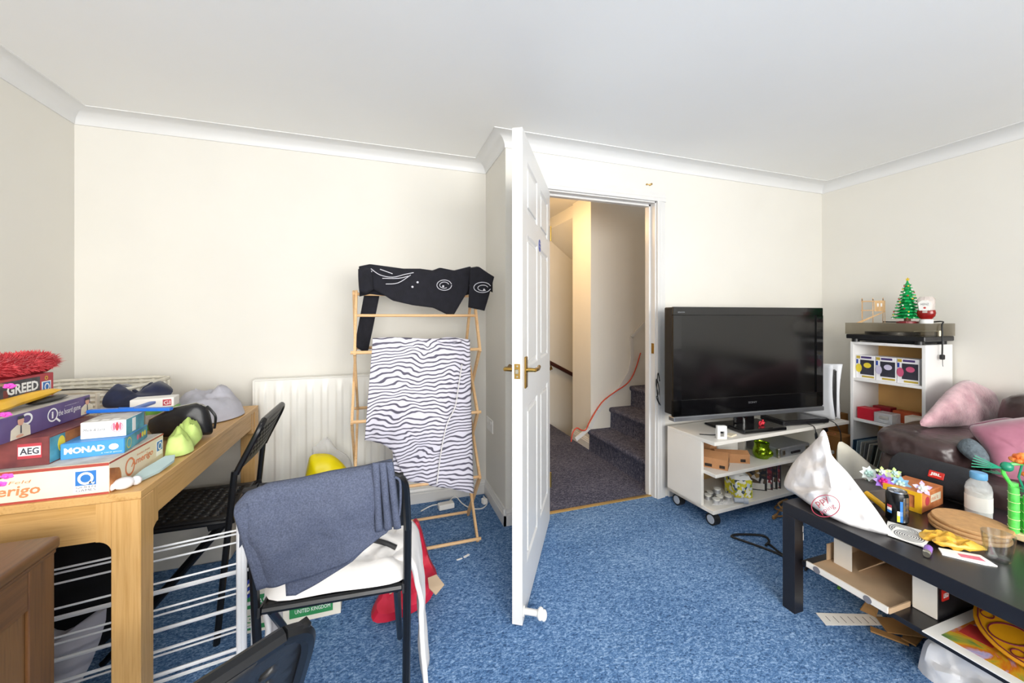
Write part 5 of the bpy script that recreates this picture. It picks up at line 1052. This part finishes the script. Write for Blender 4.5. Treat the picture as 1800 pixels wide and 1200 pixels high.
canp(.25,.5,.012,.09,'print_logo_blue','print_stripe');canp(.55,1.2,.012,.105,'can_steel','print_stripe');canp(.0,.5,.012,.05,'print_yellow','print_panel');canp(.02,.48,.035,.052,'print_white','print_panel')
# round emblem on the can
for (z0,z1,m_) in ((.058,.068,'print_red'),(.048,.058,'print_white'),(.038,.048,'print_logo_blue')): canp(-.95,-.45,z0,z1,m_,'emblem_band')
for k,ch_ in enumerate('MAX'): text(ch_,(.0338*math.cos(ca_+.75),.0338*math.sin(ca_+.75),.075-.02*k),(-math.sin(ca_+.75),math.cos(ca_+.75),0),(0,0,1),.011,.012,'ink_dark',cn)
# orange juice-style carton with a yellow carry handle
M('carton_orange','c46a35',.55,var=.15,vs=22,c2='d98c58')
oj=T('orange_carton','orange printed carton with a yellow cut-out handle on the coffee table','carton',(2.145,1.02,cz),math.radians(6))
O('body',B().box(-.095,.095,-.06,.06,0,.078,.002),'carton_orange',oj,loc=(0,0,0))
flat([(-.02,-.06,.03),(.07,-.06,.03),(.07,-.06,.06),(-.02,-.06,.06)],(0,-1,0),'print_cream',oj);text('mix it',(-.015,-.06,.037),X3,Z3,.06,.016,'ink_orange',oj,lift=.0012);flat(ell((-.05,-.06,.042),X3,Z3,.018,.018,14),(0,-1,0),'print_red',oj)
O('end_frame',B().box(-.102,-.095,-.06,.06,0,.014).box(-.102,-.095,-.06,.06,.066,.08).box(-.102,-.095,-.06,-.04,.014,.066).box(-.102,-.095,.04,.06,.014,.066),'plastic_yellow',oj,loc=(0,0,0))
# yellow banana-like toy handle beside it
O('yellow_toy',B().tube(smooth_path([gz(1532,868,.50),gz(1538,880,.49),gz(1546,892,.475),gz(1556,900,.463)]),[.006]+[.010]*14+[.006],10) if False else B().tube(smooth_path([(1.93,1.07,.50),(1.925,1.045,.492),(1.92,1.01,.478),(1.915,.985,.462)],4),.011,10),'plastic_yellow',label='curved yellow toy piece leaning behind the drinks can',cat='toy')
# toy brick flowers on a dark tray
M('tray_grey','4d4846',.6,var=.1)
O('dark_tray',B().rbox((0,0,.0275),(.17,.12,.055),0,.004),'tray_grey',label='dark grey box beneath the toy flowers on the coffee table',cat='box',loc=(1.985,1.125,cz),rz=math.radians(-12))
M('petal_white','e6f0ee',.35,var=.05);M('petal_mint','bfe3dc',.35);M('petal_purple','8f62c4',.35,var=.1);M('petal_lilac','c9b8e6',.35);M('petal_blue','8fc4ea',.35,var=.1);M('petal_lime','c3dc8c',.35);M('petal_core','c41f7e',.35);M('leaf_green','2f7a4a',.4)
fls=[('white',1528,832,.535,'petal_white','petal_mint',8,.034),('purple',1553,846,.53,'petal_purple','petal_core',8,.034),('pale blue',1583,851,.53,'petal_blue','petal_mint',8,.034),('lilac',1622,858,.545,'petal_lilac','petal_white',5,.03),('yellow-green',1551,829,.56,'petal_lime','petal_white',5,.024),('pale green',1573,831,.56,'petal_lime','petal_mint',5,.024)]
for nm,px,py,z_,m1,m2,n,rr in fls:
    t_=(z_-H)/((HY-py)/F);D=ray(px,py);c=V((D.x*t_,D.y*t_,z_))
    f_=T('toy_flower',f'{nm} toy brick flower in the bunch on the coffee table','toy flower',c,0,group='toy flowers on the coffee table')
    nv=(V((0,0,H))-c).normalized();a1=nv.orthogonal().normalized();a2=nv.cross(a1)
    for k in range(n):
        a=2*PI*k/n;d_=a1*math.cos(a)+a2*math.sin(a);s_=nv.cross(d_)
        bb=B().prism([d_*.006-s_*.004,d_*rr*.6-s_*rr*.27,d_*rr+nv*.004,d_*rr*.6+s_*rr*.27,d_*.006+s_*.004],nv*.005);O('petal',bb,m1,f_,loc=(0,0,0),smooth=0)
    for k in range(5):
        a=2*PI*k/5+.3;d_=a1*math.cos(a)+a2*math.sin(a);O('inner_petal',B().ball(d_*rr*.3+nv*.008,rr*.2,8),m2,f_,loc=(0,0,0))
    O('centre',B().ball(nv*.012,rr*.2,8),'petal_core' if nm=='purple' else m2,f_,loc=(0,0,0))
    O('stem',B().tube([V((0,0,0))-nv*.002,V((0,.01,-(z_-cz)*.5)),V((.0,.02,-(z_-cz)+.012))],.003,6),'leaf_green',f_,loc=(0,0,0))
O('white_packet',B().rbox((0,0,.04),(.10,.05,.08),0,.003),'paper_white',label='crumpled white packet standing behind the orange carton',cat='packet',loc=(2.195,1.125,cz),rz=.2)
# portable loudspeaker
M('speaker_mesh','23242a',.8,var=.12,vs=60,bump=.5,bs=400,bd=.002);M('speaker_red','d0281e',.4)
spk=T('portable_speaker','black fabric portable loudspeaker with a red badge on the coffee table','speaker',(2.335,1.035,cz))
O('body',B().lathe([(0,-.14),(.05,-.14),(.068,-.125),(.072,-.1),(.072,.1),(.068,.125),(.05,.14),(0,.14)],(0,0,.078),28,'y',1,1.08),'speaker_mesh',spk,loc=(0,0,0))
O('end_cap',B().lathe([(0,.141),(.046,.141),(.052,.136),(.052,.13),(0,.13)],(0,0,.078),28,'y'),'rubber_black',spk,loc=(0,0,0));O('end_cap',B().lathe([(0,-.141),(.046,-.141),(.052,-.136),(.052,-.13),(0,-.13)],(0,0,.078),28,'y'),'rubber_black',spk,loc=(0,0,0))
O('foot',B().box(-.03,.03,-.1,.1,0,.012,.003),'rubber_black',spk,loc=(0,0,0))
bdg=O('badge',B().rbox((-.0715,-.035,.109),(.006,.05,.03),0,.002,ry=math.radians(25)),'speaker_red',spk,loc=(0,0,0));text('JBL',(-.0773,-.017,.1035),(0,-1,0),(math.sin(.436),0,math.cos(.436)),.036,.015,'print_white',bdg,bold=.04)
# milk bottle
Mfilm('bottle_milk','e8ecef',.45,.12);M('milk','f2f1ec',.4);M('cap_sky','6aaee0',.4)
mb=T('milk_bottle','half full plastic milk bottle with a blue cap on the coffee table','bottle',(2.238,.865,cz))
O('bottle',B().lathe([(0,0),(.034,0),(.037,.006),(.037,.11),(.033,.128),(.021,.148),(.019,.155),(.019,.162),(0,.162)],(0,0,0),24),'bottle_milk',mb,loc=(0,0,0))
O('milk',B().lathe([(0,.002),(.0355,.004),(.0355,.105),(0,.105)],(0,0,0),24),'milk',mb,loc=(0,0,0));O('cap',B().lathe([(0,.150),(.023,.150),(.024,.153),(.024,.172),(.022,.175),(0,.175)],(0,0,0),24),'cap_sky',mb,loc=(0,0,0))
O('label',B().lathe([(.0366,.03),(.0374,.03),(.0374,.085),(.0366,.085)],(0,0,0),24),'paper_white',mb,loc=(0,0,0))
# cork trivets
M('cork','c09463',.8,var=.1,vs=60,bump=.3,bs=150,bd=.002)
for i,(x,y,lab) in enumerate(((2.045,.815,'round cork mat at the bottom of the pile on the coffee table'),(2.050,.820,'round cork mat in the middle of the pile on the coffee table'),(2.058,.815,'round cork mat on top of the pile on the coffee table'))):
    O('cork_mat',B().lathe([(0,0),(.098,0),(.101,.004),(.101,.009),(.098,.0125),(0,.0125)],(0,0,0),40),'cork',label=lab,cat='mat',group='cork mats on the coffee table',loc=(x,y,cz+.0128*i))
# toy bamboo in a tray
M('bamboo_green','43c84a',.3,var=.1,vs=30,c2='6ee06a');M('bamboo_ring','d8e2a8',.4);M('leaf_teal','1f8a6a',.35,var=.1);M('sand_cream','d9c9a0',.5,var=.05);M('coral_pink','c87a6a',.5,var=.15)
bt=T('toy_bamboo','bright green toy bamboo with teal leaves and orange blossom on the coffee table','toy plant',(2.122,.722,cz))
O('tray',B().box(-.012,.08,-.075,.03,.008,.032,.003),'sand_cream',bt,loc=(0,0,0));
for k in range(5): O('tray_foot',B().ball((-.02+.022*k,-.07,.006),.0085,8),'coral_pink',bt,loc=(0,0,0))
for (x,y,h_) in ((-.005,.01,.16),(.014,-.016,.135),(.03,.004,.12),(.012,.018,.17)):
    O('cane',B().cyl((x,y,.03),(x,y,.03+h_),.0125,14),'bamboo_green',bt,loc=(0,0,0))
    for j in range(int(h_/.03)): O('cane_ring',B().lathe([(.012,0),(.0142,.0015),(.012,.003)],(x,y,.045+.03*j),14),'bamboo_ring',bt,loc=(0,0,0))
rn=random.Random(5)
def leaf(p,d,L,wd,m_='leaf_teal'):
    d=V(d).normalized();s_=d.cross(V((0,0,1))).normalized();n=s_.cross(d);pp=V(p)
    O('leaf',B().prism([pp,pp+d*L*.35-s_*wd/2,pp+d*L*.75-s_*wd*.35,pp+d*L,pp+d*L*.75+s_*wd*.35,pp+d*L*.35+s_*wd/2],n*.003),m_,bt,loc=(0,0,0),smooth=0)
for p,d,L,wd in (((0,.0,.19),(-.2,-.9,.1),.045,.03),((.015,-.01,.20),(.6,-.7,.2),.05,.03),((.02,-.02,.215),(.5,-.8,.5),.045,.03),((.0,.0,.18),(.4,-.9,-.2),.04,.03),((.04,.0,.15),(.7,-.6,0),.045,.032),((.045,-.03,.16),(.8,-.5,.3),.05,.03)): leaf(p,d,L,wd)
O('branch',B().tube(smooth_path([(.0,.01,.18),(-.02,.03,.235),(-.015,.02,.265),(.02,-.02,.28),(.05,-.06,.285)]),.006,8),'bamboo_green',bt,loc=(0,0,0))
O('branch_knot',B().ball((-.018,.022,.258),.017,10),'leaf_teal',bt,loc=(0,0,0))
for k in range(5): leaf((-.03,.03,.25),(-.75,.5,.45-.12*k),.085,.008)
for k in range(3): leaf((-.02,.03,.225),(.5-.2*k,.4,-.05),.06,.007)
M('blossom_orange','ee6a22',.35,var=.2,vs=40,c2='f79a4a')
for (cx_,cy_,cz_,n) in ((.012,-.004,.285,10),(.04,-.022,.235,6)):
    bb=B()
    for k in range(n):
        a=2*PI*k/n;bb.ball((cx_+.022*math.cos(a),cy_+.022*math.sin(a),cz_),.011,8,(1,1,.8)).ball((cx_+.015*math.cos(a+.3),cy_+.015*math.sin(a+.3),cz_+.012),.010,8,(1,1,.8))
    O('blossom',bb.ball((cx_,cy_,cz_+.01),.018,10),'blossom_orange',bt,loc=(0,0,0))
    O('blossom_stem',B().tube([(cx_,cy_,cz_-.005),(cx_-.005,cy_+.008,cz_-.06),(.03,-.01,.15)],.003,6),'leaf_teal',bt,loc=(0,0,0))
Mfilm('jar_green','cfe6dc',.6,.15)
jr=O('glass_jar',B().lathe([(0,0),(.034,0),(.037,.008),(.037,.065),(.03,.075),(.03,.085),(0,.085)],(0,0,0),24),'jar_green',label='pale green glass jar with a dark lid behind the toy bamboo',cat='jar',loc=(2.27,.755,cz))
O('lid',B().lathe([(0,.085),(.033,.085),(.033,.097),(0,.098)],(0,0,0),24),'leaf_teal',jr)
# glass tumbler
Mglass('tumbler_glass','f4f8fa',.25,.03,.985)
gl=T('glass_tumbler','clear glass tumbler on the edge of the coffee table','glass',(1.898,.69,cz))
O('glass',B().lathe([(0,0),(.022,0),(.027,.004),(.034,.05),(.038,.088),(.0365,.088),(.032,.05),(.025,.012),(0,.010)],(0,0,0),28),'tumbler_glass',gl,loc=(0,0,0))
# patterned paper squares, lighter, wrappers and card
for i,(x,y,rz,lab) in enumerate(((1.825,.895,.42,'white paper square printed with line spirals, under the other'),(1.79,.862,.25,'white paper square printed with line spirals, lying on top'))):
    pq=O('spiral_card',B().box(-.05,.05,-.045,.045,0,.003),'paper_white',label=lab,cat='card',group='spiral cards on the coffee table',loc=(x,y,cz+.0032*i),rz=rz)
    for k in range(6): ringpatch((0,0,.003),X3,Y3,0.044-.0072*k,.039-.0064*k,.0024,Z3,'ink_dark',pq,n=28,name='spiral_line')
lt=O('purple_lighter',B().tube([(-.03,0,.011),(.012,0,.011)],.0105,14),'petal_purple',label='purple cigarette lighter lying on the coffee table edge',cat='lighter',loc=(1.722,.782,cz),rz=math.radians(200))
O('metal_head',B().tube([(.012,0,.011),(.030,0,.011)],[.0105,.009],14).cyl((.024,-.008,.017),(.024,.008,.017),.005,10),'steel',lt)
M('wrapper_yellow','d59a1c',.4,var=.15,vs=18,bump=.4,bs=30,bd=.006,c2='e9bd4a')
for i,(pl_,lab) in enumerate((([(1.80,.83),(1.86,.86),(1.93,.80),(1.92,.76),(1.86,.79)],'folded yellow wrapper lying behind the other on the coffee table'),([(1.795,.80),(1.84,.81),(1.90,.745),(1.90,.715),(1.83,.755)],'folded yellow wrapper lying on the white card'))):
    O('yellow_wrapper',B().pillow([V((a,b_,cz+.012+.006*i)) for a,b_ in pl_],(0,0,1),.014,.008,7,.022,34,i,.4,4),'wrapper_yellow',label=lab,cat='wrapper',group='yellow wrappers on the coffee table',smooth=25)
pq=O('white_card',B().prism([(1.765,.765,cz),(1.80,.79,cz),(1.875,.72,cz),(1.845,.672,cz),(1.82,.69,cz)],(0,0,.004)),'paper_white',label='white printed card under the yellow wrappers',cat='card',smooth=0)
W('print',B().prism([(1.80,.735,cz+.0042),(1.815,.75,cz+.0042),(1.855,.715,cz+.0042),(1.84,.695,cz+.0042)],(0,0,.0004)),'print_pink',pq)
# ------------------------------------------------------------------ on the lower shelf
M('board_white','e4ded4',.7,var=.04);M('board_kraft','c2a483',.8,var=.06,vs=14)
tr_=T('cardboard_tray','open white and brown cardboard tray on the coffee table shelf','tray',(1.80,.985,shz))
W('base',B().box(1.645,1.99,.848,1.115,shz,shz+.004),'board_kraft',tr_);W('front_rim',B().box(1.640,1.646,.848,1.115,shz,shz+.022).box(1.646,1.654,.850,1.113,shz+.004,shz+.018),'board_white',tr_)
W('end_rim',B().box(1.646,1.76,.844,.848,shz,shz+.018),'board_kraft',tr_);W('rear_wall',B().box(1.99,1.995,.848,1.115,shz,shz+.10),'board_kraft',tr_);W('end_rim',B().box(1.76,1.99,1.111,1.115,shz,shz+.07),'board_kraft',tr_)
W('divider',B().box(1.768,1.773,1.03,1.092,shz+.004,shz+.105),'board_white',tr_)
W('side_flap',B().prism([(1.80,1.02,shz+.005),(1.97,1.02,shz+.005),(1.97,.93,shz+.10),(1.86,.93,shz+.10)],(0,.004,0)),'board_kraft',tr_)
M('disc_grey','77757a',.5)
for y in (1.075,.905): W('finger_notch',B().cyl((1.6395,y,shz+.01),(1.6385,y,shz+.01),.013,14),'disc_grey',tr_)
bb_=T('black_toy_box','black toy brick box with a red square badge on the coffee table shelf','box',(1.90,.81,shz))
W('body',B().box(1.766,2.06,.775,.842,shz,shz+.115,.001),'plastic_black',bb_);W('end_label',B().box(1.7625,1.766,.777,.84,shz+.002,shz+.113),'board_white',bb_)
lg=W('badge',B().box(1.785,1.822,.7725,.775,shz+.06,shz+.097),'speaker_red',bb_);text('LEGO',(1.789,.7725,shz+.07),X3,Z3,.029,.016,'print_white',bb_,world=True,bold=.05)
W('box_art',B().cyl((1.93,.7745,shz+.05),(1.93,.773,shz+.05),.022,14),'print_grey',bb_)
# colourful poster and mandala cover
def Mposter():
    t=NT('poster_art');t.b.inputs['Roughness'].default_value=.35;k=t.coord()
    n=t.n('TexNoise',Scale=7.,Detail=4.,Distortion=1.6);t.l(k,n.inputs['Vector'])
    t.l(t.ramp(n.outputs[0],[(.28,'2f6a4a'),(.38,'8aa04a'),(.46,'dcae2c'),(.54,'d9781e'),(.60,'c9b8dc'),(.70,'6a86c0')]),t.b.inputs['Base Color']);MT['poster_art']=t.m
Mposter()
po=O('art_poster',B().box(1.655,2.36,.08,.765,shz,shz+.003),'paper_white',label='large colourful art poster with a white border on the coffee table shelf',cat='poster')
W('artwork',B().box(1.69,2.33,.11,.735,shz+.003,shz+.0034),'poster_art',po);W('red_patch',B().prism([(1.76,.725,shz+.0036),(1.84,.73,shz+.0036),(1.86,.66,shz+.0036),(1.77,.655,shz+.0036)],(0,0,.0004)),'ink_red',po)
M('mandala_gold','dd9a10',.5,var=.06,vs=14);M('mandala_plum','742036',.5,var=.1);M('mandala_light','e9b52c',.5)
mdc=V((1.885,.575,shz+.062));mt=Matrix.Rotation(math.radians(-20),3,'Y')
mr=T('mandala_dish','round orange dish with a plum mandala pattern on the coffee table shelf','dish',(mdc.x,mdc.y,shz))
def md(x,y,z=0): return mdc+mt@V((x,y,z+.10*((x*x+y*y)/.04)*.16))
R_=.155
W('dish',B().grid(lambda u,v:md(R_*u*math.cos(2*PI*v),R_*u*math.sin(2*PI*v)),8,40),'mandala_gold',mr,solid=.006,smooth=60)
def mring(cx_,cy_,a,b_,rot,w_,n_='pattern_line'):
    pts=[]
    for k in range(28):
        t_=2*PI*k/28;x,y=a*math.cos(t_),b_*math.sin(t_);pts.append(md(cx_+x*math.cos(rot)-y*math.sin(rot),cy_+x*math.sin(rot)+y*math.cos(rot),.005))
    W(n_,B().tube(pts,w_,4,close=True),'mandala_plum',mr)
mring(0,0,.145,.145,0,.002);mring(0,0,.042,.042,0,.002)
for k in range(6):
    a=2*PI*k/6+.3;mring(.092*math.cos(a),.092*math.sin(a),.044,.036,a,.0022)
    a2=a+PI/6;mring(.125*math.cos(a2),.125*math.sin(a2),.014,.014,0,.0018)
# ------------------------------------------------------------------ on the floor
rc=O('paper_receipt',B().prism([gz(1434,1077,.002),gz(1549,1080,.002),gz(1562,1099,.002),gz(1452,1099,.002)],(0,0,.0012)),'paper_white',label='long white printed receipt lying on the carpet under the coffee table',cat='receipt',smooth=0)
a_,b_,c_=gz(1441,1080,.0034),gz(1540,1082,.0034),gz(1456,1096,.0034)
for k in range(7):
    t0=.08+.13*k;W('print_line',B().bar(a_.lerp(b_,t0)+(c_-a_)*.15,a_.lerp(b_,t0)+(c_-a_)*(.85 if k else .7),.002,.0006),'ink_dark',rc)
M('kraft_strip','a07848',.8,var=.1)
cs_=T('cardboard_offcuts','brown cardboard offcut frame lying under the coffee table','cardboard',(1.93,.90,0))
W('strip',B().bar(gz(1530,1105,.006),gz(1597,1130,.006),.03,.006),'kraft_strip',cs_);W('strip',B().bar(gz(1597,1128,.012),gz(1640,1080,.02),.04,.006),'kraft_strip',cs_);W('strip',B().prism([gz(1512,1072,.02),gz(1528,1050,.09),gz(1548,1060,.09),gz(1540,1085,.01)],(.004,.004,0)),'kraft_strip',cs_,smooth=0);W('strip',B().prism([gz(1540,1085,.008),gz(1620,1092,.03),gz(1630,1122,.03),gz(1560,1112,.008)],(0,0,.005)),'kraft_strip',cs_,smooth=0)
O('plastic_bag',B().pillow([gx(1614,1195,1.80),gx(1618,1150,1.80),gx(1632,1122,1.82),gx(1670,1130,1.84),gx(1720,1150,1.86),gx(1790,1190,1.88),gx(1840,1240,1.88),gx(1790,1275,1.84),gx(1690,1262,1.80),gx(1640,1240,1.79)],(-.75,-.35,.6),.05,.04,9,.035,15,3,.5,4),'bag_white',label='crumpled white plastic bag on the carpet under the coffee table',cat='bag',smooth=35)
O('floor_cable',B().tube(smooth_path([gz(1460,1010,.006),gz(1410,992,.006),gz(1375,976,.006),gz(1340,962,.006),gz(1300,948,.006),gz(1286,942,.006),gz(1300,939,.006),gz(1340,941,.006),gz(1352,950,.006),gz(1346,958,.007),gz(1352,956,.007),gz(1372,972,.006),gz(1400,990,.006)]),.006,6),'rubber_black',label='black cable looped on the carpet beside the coffee table leg',cat='cable')
O('rattan_bundle',B().tube(smooth_path([gz(1378,880,.012),gz(1362,892,.02),gz(1380,898,.05),gz(1368,885,.06),gz(1385,878,.04),gz(1365,905,.012),gz(1386,905,.012)]),.005,6).rbox(gz(1362,908,.012)+V((0,0,.002)),(.05,.015,.02),.3,.003),'kraft_strip',label='bundle of thin brown cane under the television trolley',cat='cane bundle')
O('green_crumb',B().rbox((0,0,.004),(.022,.012,.008),.4,.002),'print_green',label='tiny green scrap on the carpet under the coffee table shelf',cat='scrap',loc=gz(1475,1034,.0))
O('hair_clip',B().rbox((0,0,.005),(.05,.012,.01),.3,.003).rbox((.03,.01,.005),(.02,.008,.008),.9,.002),'plastic_black',label='small black and gold clip on the carpet behind the table leg',cat='clip',loc=gz(1418,1000,0.))
